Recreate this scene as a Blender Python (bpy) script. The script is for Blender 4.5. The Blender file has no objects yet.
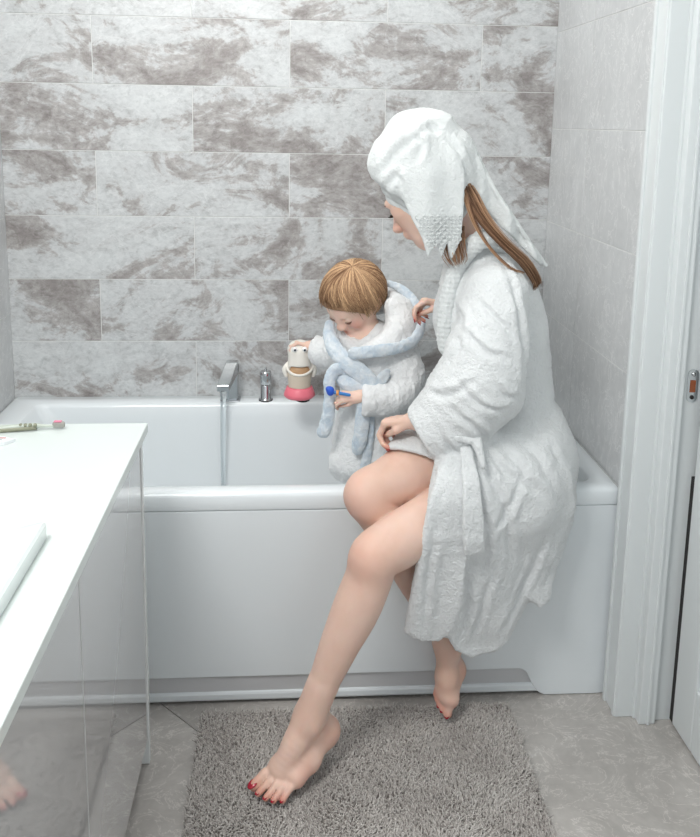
import bpy, bmesh, math, random
import numpy as np
from mathutils import Vector, Matrix
random.seed(4); rng = np.random.default_rng(7)
C = bpy.context.scene.collection
V = lambda *a: np.array(a, float)

# ------------------------------------------------------------------ scene helpers
def tag(o, label=None, cat=None, group=None, kind=None):
    if label: o['label'] = label
    if cat: o['category'] = cat
    if group: o['group'] = group
    if kind: o['kind'] = kind
    return o
def empty(name, loc, label, cat, group=None):
    o = bpy.data.objects.new(name, None); C.objects.link(o); o.location = loc
    o.empty_display_size = .05
    return tag(o, label, cat, group)
def mesh(name, v, f, mat=None, parent=None, smooth=True):
    me = bpy.data.meshes.new(name)
    v = np.asarray(v, float)
    if isinstance(f, np.ndarray):
        n, k = f.shape
        me.vertices.add(len(v)); me.vertices.foreach_set('co', v.astype(np.float32).ravel())
        me.loops.add(n*k); me.loops.foreach_set('vertex_index', f.astype(np.int32).ravel())
        me.polygons.add(n); me.polygons.foreach_set('loop_start', np.arange(0, n*k, k, dtype=np.int32))
        me.update(calc_edges=True); me.validate()
    else:
        me.from_pydata([tuple(p) for p in v], [], [tuple(q) for q in f]); me.update()
    if smooth: me.polygons.foreach_set('use_smooth', np.ones(len(me.polygons), bool))
    o = bpy.data.objects.new(name, me); C.objects.link(o)
    if mat: me.materials.append(mat)
    if parent: attach(o, parent)
    return o
def attach(o, parent):
    p = parent; off = Vector((0, 0, 0))
    while p: off += p.location; p = p.parent
    o.parent = parent; o.location = -off
def bmo(name, bm, mat=None, parent=None, smooth=False):
    me = bpy.data.meshes.new(name); bm.normal_update(); bm.to_mesh(me); bm.free()
    if smooth: me.polygons.foreach_set('use_smooth', np.ones(len(me.polygons), bool))
    o = bpy.data.objects.new(name, me); C.objects.link(o)
    if mat: me.materials.append(mat)
    if parent: attach(o, parent)
    return o
def bx(bm, x0, x1, y0, y1, z0, z1, bev=0, seg=2):
    r = bmesh.ops.create_cube(bm, size=1)
    for v in r['verts']:
        v.co = Vector(((x0+x1)/2+v.co.x*(x1-x0), (y0+y1)/2+v.co.y*(y1-y0), (z0+z1)/2+v.co.z*(z1-z0)))
    if bev:
        es = list({e for v in r['verts'] for e in v.link_edges})
        bmesh.ops.bevel(bm, geom=es, offset=bev, segments=seg, affect='EDGES', profile=.5)
def box(name, a, b, mat, parent=None, bev=0, seg=2):
    bm = bmesh.new(); bx(bm, a[0], b[0], a[1], b[1], a[2], b[2], bev, seg)
    return bmo(name, bm, mat, parent, False)
def lathe(prof, c, n=32, sx=1, sy=1):
    v = []; f = []
    for r, z in prof:
        for i in range(n):
            a = 2*math.pi*i/n; v.append((c[0]+r*sx*math.cos(a), c[1]+r*sy*math.sin(a), c[2]+z))
    for j in range(len(prof)-1):
        for i in range(n):
            f.append((j*n+i, j*n+(i+1) % n, (j+1)*n+(i+1) % n, (j+1)*n+i))
    f.append(tuple(range(n-1, -1, -1))); f.append(tuple((len(prof)-1)*n+i for i in range(n)))
    return v, f
def prism(poly, y0, y1):            # polygon in x,z extruded in y
    n = len(poly); v = [(x, y0, z) for x, z in poly]+[(x, y1, z) for x, z in poly]
    f = [tuple(range(n)), tuple(range(2*n-1, n-1, -1))]+[(i, i+n, (i+1) % n+n, (i+1) % n) for i in range(n)]
    return v, f
def spline(pts, n):                 # Catmull-Rom through points
    P = np.array(pts, float); m = len(P)
    P = np.vstack([2*P[0]-P[1], P, 2*P[-1]-P[-2]])
    t = np.linspace(0, m-1-1e-9, n); i = t.astype(int); u = (t-i)[:, None]
    a, b, c, d = P[i], P[i+1], P[i+2], P[i+3]
    return .5*((2*b)+(c-a)*u+(2*a-5*b+4*c-d)*u*u+(3*b-a-3*c+d)*u**3)
def tubes(paths, radii, sides=4, flat=None):
    """paths: (N,K,3); radii (N,K) -> one mesh of N tapered tubes"""
    P = np.asarray(paths, float); R = np.asarray(radii, float); N, K, _ = P.shape
    T = np.gradient(P, axis=1); T /= np.linalg.norm(T, axis=2, keepdims=True)+1e-12
    ref = np.array([.31, .92, .22]); A = np.cross(T, ref); A /= np.linalg.norm(A, axis=2, keepdims=True)+1e-12
    B = np.cross(T, A)
    an = np.arange(sides)*2*math.pi/sides
    Vv = P[:, :, None]+R[:, :, None, None]*(A[:, :, None]*np.cos(an)[:, None]+B[:, :, None]*np.sin(an)[:, None])
    Vv = Vv.reshape(-1, 3)
    n, k, s = np.meshgrid(np.arange(N), np.arange(K-1), np.arange(sides), indexing='ij')
    base = n*K*sides
    f = np.stack([base+k*sides+s, base+k*sides+(s+1) % sides, base+(k+1)*sides+(s+1) % sides, base+(k+1)*sides+s], -1).reshape(-1, 4)
    caps = []
    if sides == 4:
        b = np.arange(N)*K*4
        caps = [np.stack([b+3, b+2, b+1, b], 1), np.stack([b+(K-1)*4+i for i in range(4)], 1)]
    return Vv, np.vstack([f]+caps)

# ------------------------------------------------------------------ noise + signed distance modelling
_perm = rng.permutation(4096)
_grad = rng.normal(size=(4096, 3)); _grad /= np.linalg.norm(_grad, axis=1, keepdims=True)
def noise(p):
    i = np.floor(p).astype(np.int64); f = p-i; u = f*f*f*(f*(f*6-15)+10)
    out = 0
    for dx in (0, 1):
        for dy in (0, 1):
            for dz in (0, 1):
                h = _perm[(i[:, 0]+dx) & 4095]; h = _perm[(h+i[:, 1]+dy) & 4095]; h = _perm[(h+i[:, 2]+dz) & 4095]
                g = _grad[h]; d = f-np.array([dx, dy, dz])
                w = (u[:, 0] if dx else 1-u[:, 0])*(u[:, 1] if dy else 1-u[:, 1])*(u[:, 2] if dz else 1-u[:, 2])
                out = out+w*(g*d).sum(1)
    return out*1.6
def nrm(a): a = np.array(a, float); return a/np.linalg.norm(a)
def rc(a, b, r1, r2=None):          # round cone (linearly tapered capsule)
    a = np.array(a, float); b = np.array(b, float); r2 = r1 if r2 is None else r2
    ba = b-a; L = ba@ba
    def f(p):
        pa = p-a; h = np.clip(pa@ba/L, 0, 1)
        return np.linalg.norm(pa-h[:, None]*ba, axis=1)-(r1+(r2-r1)*h)
    return f
def frame(d, n):                    # orthonormal frame: d, s, n (n made orthogonal)
    d = nrm(d); n = np.array(n, float); n = nrm(n-(n@d)*d); return d, np.cross(n, d), n
def ell(c, r, axes=None):
    c = np.array(c, float); r = np.array(r, float); M = np.eye(3) if axes is None else np.array(axes, float)
    def f(p):
        q = (p-c)@M.T; k = np.linalg.norm(q/r, axis=1); k2 = np.linalg.norm(q/(r*r), axis=1)+1e-9
        return k*(k-1)/k2
    return f
def rbox(c, h, rad, axes=None):
    c = np.array(c, float); h = np.array(h, float)-rad; M = np.eye(3) if axes is None else np.array(axes, float)
    def f(p):
        q = np.abs((p-c)@M.T)-h
        return np.linalg.norm(np.maximum(q, 0), axis=1)+np.minimum(q.max(1), 0)-rad
    return f
def su(fs, k):                      # smooth union
    def f(p):
        d = fs[0](p)
        for g in fs[1:]:
            e = g(p); h = np.maximum(k-np.abs(d-e), 0)/k if k else 0
            d = np.minimum(d, e)-h*h*k*.25
        return d
    return f
def union(*fs): return lambda p: np.minimum.reduce([g(p) for g in fs])
def sub(f, g, k=.004):
    def q(p):
        a = f(p); b = -g(p); h = np.maximum(k-np.abs(a-b), 0)/k
        return np.maximum(a, b)+h*h*k*.25
    return q
def inter(f, g, k=.004): return sub(f, lambda p: -g(p), k)
def plane(p0, n):                   # negative on the side n points away from
    p0 = np.array(p0, float); n = nrm(n); return lambda p: (p-p0)@n
def poly2(pts):
    P = np.array(pts, float)
    def f(q):
        d = np.full(len(q), 1e9); s = np.ones(len(q)); n = len(P)
        for i in range(n):
            a = P[i]; b = P[i-1]; e = b-a; w = q-a
            t = np.clip(w@e/(e@e), 0, 1); bb = w-t[:, None]*e; d = np.minimum(d, (bb**2).sum(1))
            c1 = q[:, 1] >= a[1]; c2 = q[:, 1] < b[1]; c3 = e[0]*w[:, 1] > e[1]*w[:, 0]
            al = (c1 & c2 & c3) | (~c1 & ~c2 & ~c3); s = np.where(al, -s, s)
        return s*np.sqrt(d)
    return f
def sheet(pts, yf, t, rad=.003):    # cloth sheet: outline in x,z, lying on the surface y=yf(x,z), thickness 2t
    pf = poly2(pts)
    def f(p):
        a = pf(p[:, [0, 2]])+rad; b = np.abs(p[:, 1]-yf(p[:, 0], p[:, 2]))*.85-t+rad
        return np.minimum(np.maximum(a, b), 0)+np.hypot(np.maximum(a, 0), np.maximum(b, 0))-rad
    return f
def chain(pts, rad, k=None):
    return [rc(pts[i], pts[i+1], rad[i], rad[i+1]) for i in range(len(pts)-1)]
def tube(pts, rad, n=12):              # smooth limb: radius and path both follow a spline
    Q = spline(np.c_[np.array(pts, float), np.array(rad, float)], n+1)
    fs = [rc(Q[i, :3], Q[i+1, :3], Q[i, 3], Q[i+1, 3]) for i in range(n)]
    def f(p):
        d = fs[0](p)
        for g in fs[1:]: d = np.minimum(d, g(p))
        return d
    return f
def polyise(fn, lo, hi, h, B=8):
    lo = np.array(lo, float); hi = np.array(hi, float)
    nb = np.ceil((hi-lo)/(h*B)).astype(int); N = nb*B+1
    bi = np.stack(np.meshgrid(*[np.arange(k) for k in nb], indexing='ij'), -1).reshape(-1, 3)
    dc = fn(lo+(bi+.5)*B*h)
    D = np.repeat(np.repeat(np.repeat(np.sign(dc).reshape(nb).astype(np.float32), B, 0), B, 1), B, 2)
    D = np.pad(D, ((0, 1),)*3, mode='edge')
    keep = bi[np.abs(dc) < B*h*1.12]
    o = np.stack(np.meshgrid(*[np.arange(B+1)]*3, indexing='ij'), -1).reshape(-1, 3)
    for s in range(0, len(keep), 400):
        idx = (keep[s:s+400, None]*B+o).reshape(-1, 3)
        D[idx[:, 0], idx[:, 1], idx[:, 2]] = fn(lo+idx*h)
    ins = D < 0; n = np.array(D.shape); st = np.array([n[1]*n[2], n[2], 1])
    pos = []; cells = []; quads = []
    for ax in range(3):
        a = [slice(None)]*3; b = [slice(None)]*3; a[ax] = slice(0, -1); b[ax] = slice(1, None)
        ii = np.argwhere(ins[tuple(a)] != ins[tuple(b)])
        o1, o2 = (ax+1) % 3, (ax+2) % 3
        ii = ii[(ii[:, o1] > 0) & (ii[:, o2] > 0) & (ii[:, o1] < n[o1]-1) & (ii[:, o2] < n[o2]-1)]
        d0 = D[ii[:, 0], ii[:, 1], ii[:, 2]]; jj = ii.copy(); jj[:, ax] += 1; d1 = D[jj[:, 0], jj[:, 1], jj[:, 2]]
        pt = ii.astype(float); pt[:, ax] += d0/(d0-d1)
        e1 = np.zeros(3, int); e1[o1] = 1; e2 = np.zeros(3, int); e2[o2] = 1
        c = [ii-e1-e2, ii-e2, ii, ii-e1]; cid = np.stack([q@st for q in c], 1)
        for k in range(4): pos.append(pt); cells.append(cid[:, k])
        q = cid.copy(); fl = d0 < 0; q[~fl] = q[~fl][:, ::-1]; quads.append(q)
    pos = np.vstack(pos); cells = np.concatenate(cells)
    u, inv = np.unique(cells, return_inverse=True); inv = inv.ravel()
    cnt = np.bincount(inv); vv = np.stack([np.bincount(inv, pos[:, k])/cnt for k in range(3)], 1)
    q = np.searchsorted(u, np.vstack(quads))
    return lo+vv*h, q
def normals(v, f):
    a = v[f[:, 2]]-v[f[:, 0]]; b = v[f[:, 3]]-v[f[:, 1]]; fn = np.cross(a, b); n = np.zeros_like(v)
    for k in range(4):
        for j in range(3): n[:, j] += np.bincount(f[:, k], fn[:, j], len(v))
    return n/(np.linalg.norm(n, axis=1, keepdims=True)+1e-12)
def relax(v, f, it):
    for _ in range(it):
        s = np.zeros_like(v); c = np.zeros(len(v))
        for k in range(4):
            i = f[:, k]; j = f[:, (k+1) % 4]
            for q in range(3): s[:, q] += np.bincount(i, v[j, q], len(v))+np.bincount(j, v[i, q], len(v))
            c += np.bincount(i, minlength=len(v))+np.bincount(j, minlength=len(v))
        v = v*.4+.6*s/np.maximum(c, 1)[:, None]
    return v
def sdf(name, fn, lo, hi, h, mat, parent=None, disp=None, it=2):
    v, f = polyise(fn, lo, hi, h); v = relax(v, f, it)
    if disp is not None: v = v+normals(v, f)*disp(v)[:, None]
    return mesh(name, v, f, mat, parent)

# ------------------------------------------------------------------ materials
def lin(c): return tuple(((x/255)/12.92 if x/255 <= .04045 else ((x/255+.055)/1.055)**2.4) for x in c)+(1,)
def mat(name, col, rough=.5, metal=0, spec=.5, sss=0, coat=0):
    m = bpy.data.materials.new(name); m.use_nodes = True; b = m.node_tree.nodes['Principled BSDF']
    b.inputs['Base Color'].default_value = lin(col); b.inputs['Roughness'].default_value = rough
    b.inputs['Metallic'].default_value = metal; b.inputs['Specular IOR Level'].default_value = spec
    if sss:
        b.inputs['Subsurface Weight'].default_value = sss; b.inputs['Subsurface Radius'].default_value = (1, .35, .2)
        b.inputs['Subsurface Scale'].default_value = .01
    if coat: b.inputs['Coat Weight'].default_value = coat; b.inputs['Coat Roughness'].default_value = .03
    return m
def nodes(m):
    nt = m.node_tree; return nt, nt.nodes['Principled BSDF']
def nz(nt, scale, detail=4, rough=.5, dist=0, vec=None):
    n = nt.nodes.new('ShaderNodeTexNoise'); n.inputs['Scale'].default_value = scale; n.inputs['Detail'].default_value = detail
    n.inputs['Roughness'].default_value = rough; n.inputs['Distortion'].default_value = dist
    if vec is not None: nt.links.new(vec, n.inputs['Vector'])
    return n
def coords(nt, attr=None, mul=7.3, scale=(1, 1, 1), rot=(0, 0, 0)):
    tc = nt.nodes.new('ShaderNodeTexCoord'); mp = nt.nodes.new('ShaderNodeMapping')
    mp.inputs['Scale'].default_value = scale; mp.inputs['Rotation'].default_value = rot
    src = tc.outputs['Object']
    if attr:
        at = nt.nodes.new('ShaderNodeAttribute'); at.attribute_name = attr
        vm = nt.nodes.new('ShaderNodeVectorMath'); vm.operation = 'SCALE'; vm.inputs['Scale'].default_value = mul
        nt.links.new(at.outputs['Vector'], vm.inputs[0])
        ad = nt.nodes.new('ShaderNodeVectorMath'); ad.operation = 'ADD'
        nt.links.new(src, ad.inputs[0]); nt.links.new(vm.outputs[0], ad.inputs[1]); src = ad.outputs[0]
    nt.links.new(src, mp.inputs['Vector']); return mp.outputs[0]
def ramp(nt, fac, stops):
    r = nt.nodes.new('ShaderNodeValToRGB'); nt.links.new(fac, r.inputs[0]); e = r.color_ramp.elements
    while len(e) < len(stops): e.new(.5)
    for k, (p, c) in zip(e, stops): k.position = p; k.color = lin(c)
    return r.outputs[0]
def mixc(nt, a, b, fac, mode='MIX'):
    n = nt.nodes.new('ShaderNodeMix'); n.data_type = 'RGBA'; n.blend_type = mode
    for s, x in ((6, a), (7, b)):
        if isinstance(x, tuple): n.inputs[s].default_value = x
        else: nt.links.new(x, n.inputs[s])
    if isinstance(fac, (int, float)): n.inputs[0].default_value = fac
    else: nt.links.new(fac, n.inputs[0])
    return n.outputs[2]
def math_(nt, op, a, b=0.):
    n = nt.nodes.new('ShaderNodeMath'); n.operation = op
    for s, x in ((0, a), (1, b)):
        if isinstance(x, (int, float)): n.inputs[s].default_value = x
        else: nt.links.new(x, n.inputs[s])
    return n.outputs[0]
def bump(nt, b, h, strength, dist=.002, prev=None):
    n = nt.nodes.new('ShaderNodeBump'); n.inputs['Strength'].default_value = strength; n.inputs['Distance'].default_value = dist
    nt.links.new(h, n.inputs['Height'])
    if prev is not None: nt.links.new(prev, n.inputs['Normal'])
    nt.links.new(n.outputs[0], b.inputs['Normal']); return n.outputs[0]

def m_stone_dark():
    m = mat('stone_tile', (185, 187, 187), .42); nt, b = nodes(m)
    v = coords(nt, 'tile', 9.1, (1, 1, 1.5))
    big = nz(nt, 3.0, 10, .66, .75, v); mid = nz(nt, 9, 8, .7, 1.6, v); fine = nz(nt, 60, 6, .7, .5, v)
    s = math_(nt, 'ADD', math_(nt, 'MULTIPLY', big.outputs[0], .74), math_(nt, 'MULTIPLY', mid.outputs[0], .26))
    base = ramp(nt, s, [(0, (132, 126, 124)), (.39, (146, 141, 139)), (.46, (172, 169, 168)), (.488, (196, 198, 199)), (.58, (206, 209, 210)), (1, (218, 221, 221))])
    vein = nz(nt, 5.5, 6, .6, 2.2, v)
    vr = ramp(nt, math_(nt, 'ABSOLUTE', math_(nt, 'SUBTRACT', vein.outputs[0], .5)), [(0, (240, 241, 241)), (.02, (190, 190, 190)), (1, (188, 188, 188))])
    c = mixc(nt, base, vr, .22, 'OVERLAY')
    vein2 = nz(nt, 14, 8, .7, 1.5, v)
    vr2 = ramp(nt, vein2.outputs[0], [(.0, (120, 117, 116)), (.40, (160, 158, 157)), (.48, (190, 190, 190)), (1, (205, 205, 205))])
    c = mixc(nt, c, vr2, .5, 'OVERLAY')
    fr = ramp(nt, fine.outputs[0], [(.3, (150, 148, 147)), (.5, (188, 188, 188)), (.7, (208, 208, 208))])
    c = mixc(nt, c, fr, .6, 'OVERLAY')
    nt.links.new(c, b.inputs['Base Color']); bump(nt, b, mid.outputs[0], .25, .003)
    return m
def m_stone_light(name, a, c2, k, sc=1.0, rough=.35):
    m = mat(name, a, rough); nt, b = nodes(m)
    v = coords(nt, 'tile', 8.3, (1, 1.35, .8), (.65, 0, .6))
    v2 = coords(nt, 'tile', 8.3)
    w = nz(nt, 3.2*sc, 9, .62, 1.2, v); w2 = nz(nt, 8*sc, 7, .65, 2.0, v); f = nz(nt, 45, 5, .6, 0, v2)
    base = ramp(nt, w.outputs[0], [(.3, a), (.5, tuple((np.array(a)+c2)/2)), (.7, c2)])
    ln = ramp(nt, math_(nt, 'ABSOLUTE', math_(nt, 'SUBTRACT', w2.outputs[0], .5)), [(0, (232, 232, 232)), (.014, (190, 190, 190)), (1, (187, 187, 187))])
    c = mixc(nt, base, ln, k, 'OVERLAY')
    fr = ramp(nt, f.outputs[0], [(.3, (176, 176, 176)), (.7, (200, 200, 200))]); c = mixc(nt, c, fr, .5, 'OVERLAY')
    nt.links.new(c, b.inputs['Base Color']); bump(nt, b, w2.outputs[0], .45*k*2, .002)
    return m
def creases(v, lines, amp, w, ymax):
    d = np.full(len(v), 1e9); sg = np.zeros(len(v)); fade = np.zeros(len(v))
    out = np.zeros(len(v)); q = v[:, [0, 2]]+np.stack([noise(v*25)*.004, noise(v*25+7)*.004], 1)
    for ln in lines:
        P = spline([(a, 0, b) for a, b in ln], 9)[:, [0, 2]]; d = np.full(len(v), 1e9); s = np.zeros(len(v)); t_ = np.zeros(len(v))
        for i in range(8):
            e = P[i+1]-P[i]; r = q-P[i]; t = np.clip(r@e/(e@e), 0, 1); rr = r-t[:, None]*e; dd = np.hypot(rr[:, 0], rr[:, 1])
            m = dd < d; d = np.where(m, dd, d); s = np.where(m, (e[0]*rr[:, 1]-e[1]*rr[:, 0])/(np.hypot(*e)+1e-9), s); t_ = np.where(m, (i+t)/8, t_)
        env = np.sin(np.clip(t_, .02, .98)*math.pi)**.6
        out += env*amp*(-np.exp(-(s/w)**2)+.9*np.exp(-((s-1.9*w)/(1.3*w))**2)+.5*np.exp(-((s+2.2*w)/(1.5*w))**2))*(d < 5*w)*np.exp(-(np.clip(d-np.abs(s), 0, 1)/w)**2)
    return out*np.clip((ymax-v[:, 1])/.03, 0, 1)
def m_cloth(name, col, scale=230, strength=.8, col2=None, dist=.004):
    m = mat(name, col, .95, spec=.15); nt, b = nodes(m); v = coords(nt)
    n = nz(nt, scale, 3, .65, .3, v); n2 = nz(nt, scale*.33, 3, .6, .4, v)
    s = math_(nt, 'ADD', n.outputs[0], math_(nt, 'MULTIPLY', n2.outputs[0], .9))
    if col2:
        nt.links.new(ramp(nt, n2.outputs[0], [(.35, col), (.65, col2)]), b.inputs['Base Color'])
    b.inputs['Sheen Weight'].default_value = .3
    bump(nt, b, s, strength, dist); return m
def m_skin(name, col, col2, red):
    m = mat(name, col, .5, spec=.35, sss=.25); nt, b = nodes(m); v = coords(nt)
    n = nz(nt, 9, 5, .6, .2, v); c = ramp(nt, n.outputs[0], [(.3, col), (.7, col2)])
    at = nt.nodes.new('ShaderNodeAttribute'); at.attribute_name = 'blush'
    c = mixc(nt, c, lin(red), at.outputs['Fac']); nt.links.new(c, b.inputs['Base Color'])
    f = nz(nt, 300, 2, .5, 0, v); bump(nt, b, f.outputs[0], .08, .001); return m
def m_hair(name, dark, light, sc=60):
    m = mat(name, light, .55, spec=.25); nt, b = nodes(m)
    at = nt.nodes.new('ShaderNodeAttribute'); at.attribute_name = 'strand'
    nt.links.new(ramp(nt, at.outputs['Fac'], [(0, dark), (.45, tuple((np.array(dark)+light)/2)), (1, light)]), b.inputs['Base Color'])
    return m
def set_attr(o, name, val, dom='POINT'):
    a = o.data.attributes.new(name, 'FLOAT', dom); a.data.foreach_set('value', np.asarray(val, np.float32))

MW = mat('white_lacquer', (236, 240, 240), .12, coat=.4)
M_TUB = mat('white_acrylic', (233, 239, 242), .16, coat=.3)
M_DOOR = mat('gloss_cabinet_front', (196, 197, 198), .045, spec=.9, coat=1.0)
M_PAINT = mat('white_paint', (222, 227, 228), .38)
M_CERAMIC = mat('ceramic', (222, 229, 229), .12, coat=.3)
M_CHROME = mat('chrome', (205, 208, 210), .12, metal=1)
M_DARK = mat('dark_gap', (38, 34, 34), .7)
M_GROUT = mat('grout', (226, 227, 226), .8)
M_GROUTF = mat('floor_grout', (190, 186, 182), .8)
M_STONE = m_stone_dark()
M_STONEL = m_stone_light('pale_slate_tile', (196, 198, 199), (210, 212, 213), .75)
M_FLOOR = m_stone_light('floor_slate_tile', (168, 164, 160), (197, 193, 189), .75, 1.0, .3)
M_ROBE = m_cloth('terry_cloth', (228, 231, 232), 180, .75, dist=.006)
M_TOWEL = m_cloth('towel_terry', (222, 226, 226), 200, .75, dist=.004)
M_FLEECE = m_cloth('fleece', (240, 242, 243), 130, .8, dist=.006)
M_BLUE = m_cloth('pale_blue_fleece', (196, 211, 224), 130, .8, (226, 233, 238))
M_SKIN = m_skin('skin', (220, 184, 166), (228, 197, 182), (205, 130, 112))
M_SKINC = m_skin('child_skin', (232, 196, 178), (238, 206, 190), (222, 140, 122))
M_NAIL = mat('red_nail_polish', (168, 20, 46), .12, coat=.6)
M_LIP = mat('lips', (205, 120, 112), .4)
M_LASH = mat('lashes', (40, 26, 20), .6)
M_HAIR = m_hair('long_hair', (88, 60, 44), (186, 148, 116))
M_HAIRC = m_hair('child_hair', (124, 90, 66), (226, 190, 150))

# ------------------------------------------------------------------ the room
W = 1.70; HC = 2.5
def struct(o): o['kind'] = 'structure'; return o
def tiles(name, rects, org, ux, uy, nrm_, m, mg, base_off=.0015):
    """rects in (u0,u1,v0,v1); tiles lie proud of a grout backing; one mesh"""
    org, ux, uy, nn = map(lambda a: np.array(a, float), (org, ux, uy, nrm_)); v = []; f = []; at = []; g = .0012; be = .0007
    for r in rects:
        if len(r) == 4: q = [(r[0]+g, r[2]+g), (r[1]-g, r[2]+g), (r[1]-g, r[3]-g), (r[0]+g, r[3]-g)]
        else: q = r
        c = np.mean(q, 0); n0 = len(v); rr = rng.random(3)
        for k, (s, h) in enumerate(((1, 0), (1, base_off-be), (None, base_off))):
            for a, b in q:
                if s is None: d = np.array([a, b])-c; a, b = np.array([a, b])-np.sign(d)*be
                v.append(org+ux*a+uy*b+nn*h); at.append(rr)
        for l in range(2):
            for k in range(4): f.append((n0+l*4+k, n0+l*4+(k+1) % 4, n0+(l+1)*4+(k+1) % 4, n0+(l+1)*4+k))
        f.append(tuple(n0+8+k for k in range(4)))
    o = mesh(name, v, f, m, smooth=False)
    a = o.data.attributes.new('tile', 'FLOAT_VECTOR', 'POINT'); a.data.foreach_set('vector', np.array(at, np.float32).ravel())
    return o
def brick(u0, u1, v0, v1, L, H, off, ou, ov):
    R = []; j = math.floor((v0-ov)/H)
    while ov+j*H < v1:
        s = ou+(off[j % len(off)])*L; i = math.floor((u0-s)/L)
        while s+i*L < u1:
            a, b, c, d = max(u0, s+i*L), min(u1, s+(i+1)*L), max(v0, ov+j*H), min(v1, ov+(j+1)*H)
            if b-a > .004 and d-c > .004: R.append((a, b, c, d))
            i += 1
        j += 1
    return R
# back wall: long stone tiles 59 x 20 cm in running bond
wb = struct(box('wall_back', (-.1, .0, -.05), (W+.1, .12, HC), M_GROUT))
tb = tiles('stone_tiling', brick(0, W, 0, HC, .592, .2, (0, .5), -.312, .949-.2*5), (0, 0, 0), (1, 0, 0), (0, 0, 1), (0, -1, 0), M_STONE, M_GROUT)
tb.parent = wb
wl = struct(box('wall_left', (-.12, -3.2, -.05), (0, 0, HC), M_GROUT))
tl = tiles('stone_tiling', brick(-3.2, 0, 0, HC, .6, .3, (0,), -.32, 1.44-1.5), (0, 0, 0), (0, 1, 0), (0, 0, 1), (1, 0, 0), M_STONEL, M_GROUT); tl.parent = wl
bm = bmesh.new(); bx(bm, W, W+.12, -.742, 0, -.05, HC); bx(bm, W+.12, W+.2, -3.2, 0, 2.08, HC); bx(bm, W, W+.2, -3.2, -1.62, -.05, HC); bx(bm, W, W+.2, -1.62, -.742, 2.08, HC)
wr = struct(bmo('wall_right', bm, M_GROUT))
tr = tiles('stone_tiling', brick(-.74, 0, 0, HC, .6, .2925, (0,), -.32, 1.438-.2925*5), (W, 0, 0), (0, 1, 0), (0, 0, 1), (-1, 0, 0), M_STONEL, M_GROUT); tr.parent = wr
# floor: slate tiles laid diagonally
fl = struct(box('floor', (-.1, -3.2, -.08), (2.4, .1, -.0035), M_GROUTF))
R = brick(-3.5, 3.5, -3.5, 3.5, .62, .62, (0, .45), .075, .10)
# rotate 45 degrees: u along (1,1), v along (1,-1)
keep = [r for r in R if (lambda cx, cy: -.7 < cx < 2.9 and -3.6 < cy < .6)(1.7+(r[0]+r[1]+r[2]+r[3])/2/1.41421, -1.083+(r[0]+r[1]-r[2]-r[3])/2/1.41421)]
s2 = 1/math.sqrt(2)
tf = tiles('slate_floor_tiling', keep, (1.7, -1.083, -.0035), (s2, s2, 0), (s2, -s2, 0), (0, 0, 1), M_FLOOR, M_GROUTF, .0035)
tf.parent = fl; bm = bmesh.new(); bm.from_mesh(tf.data)
for co, no in (((2.3, 0, 0), (1, 0, 0)), ((-.08, 0, 0), (-1, 0, 0)), ((0, .05, 0), (0, 1, 0)), ((0, -3.15, 0), (0, -1, 0))):
    bmesh.ops.bisect_plane(bm, geom=bm.verts[:]+bm.edges[:]+bm.faces[:], plane_co=co, plane_no=no, clear_outer=True)
bmesh.ops.recalc_face_normals(bm, faces=bm.faces[:])
bm.to_mesh(tf.data); bm.free()
struct(box('ceiling', (-.12, -3.2, HC), (2.4, .12, HC+.1), mat('ceiling_paint', (236, 238, 238), .9)))

# door lining, architrave and door in the right-hand wall
bm = bmesh.new()
bx(bm, W-.013, W+.040, -.815, -.741, 0, 2.12, .003)            # wide flat band next to the tiles
bx(bm, W-.019, W-.010, -.757, -.745, 0, 2.12, .003)
bx(bm, W-.017, W-.011, -.812, -.798, 0, 2.12, .002)
bx(bm, W+.030, W+.046, -.822, -.800, 0, 2.12, .003)
bx(bm, W+.036, W+.078, -.843, -.742, 0, 2.10, .003)            # door stop
bx(bm, W+.055, W+.063, -.847, -.840, 0, 2.10, .002)
bx(bm, W+.075, W+.20, -.829, -.742, 0, 2.10, .002)             # rebated lining
trm = struct(bmo('trim_1', bm, M_PAINT))
# door leaf, standing a finger's width off the lining
dr = struct(bpy.data.objects.new('door_1', None)); C.objects.link(dr); dr.location = (W+.13, -1.2, 0)
dx = W+.117
bm = bmesh.new()
bx(bm, dx, dx+.04, -.944, -.849, .006, 2.04, .004)             # stile
bx(bm, dx+.001, dx+.04, -1.62, -.944, .006, .165, .004); bx(bm, dx+.001, dx+.04, -1.62, -.944, 1.93, 2.04, .004)
bx(bm, dx+.001, dx+.04, -1.62, -.944, .95, 1.07, .004); bx(bm, dx, dx+.04, -1.72, -1.62, .006, 2.04, .004)
bmo('door_leaf', bm, M_PAINT, dr)
bm = bmesh.new(); bx(bm, dx+.014, dx+.03, -1.62, -.944, .165, .95); bx(bm, dx+.014, dx+.03, -1.62, -.944, 1.07, 1.93)
bx(bm, dx+.006, dx+.03, -1.58, -.985, .21, .91, .007); bx(bm, dx+.006, dx+.03, -1.58, -.985, 1.11, 1.89, .007)
bmo('door_panel', bm, M_PAINT, dr)
bm = bmesh.new(); bx(bm, dx+.004, dx+.03, -.8485, -.829, .004, .64); bx(bm, dx+.026, dx+.034, -.8485, -.829, .64, 2.04); bmo('door_gap_shade', bm, M_DARK, dr)  # dark strips filling the gap beside the door, standing in for its shade
struct(box('trim_2', (dx+.045, -3.2, -.01), (dx+.06, -.74, 2.1), M_PAINT))
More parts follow.
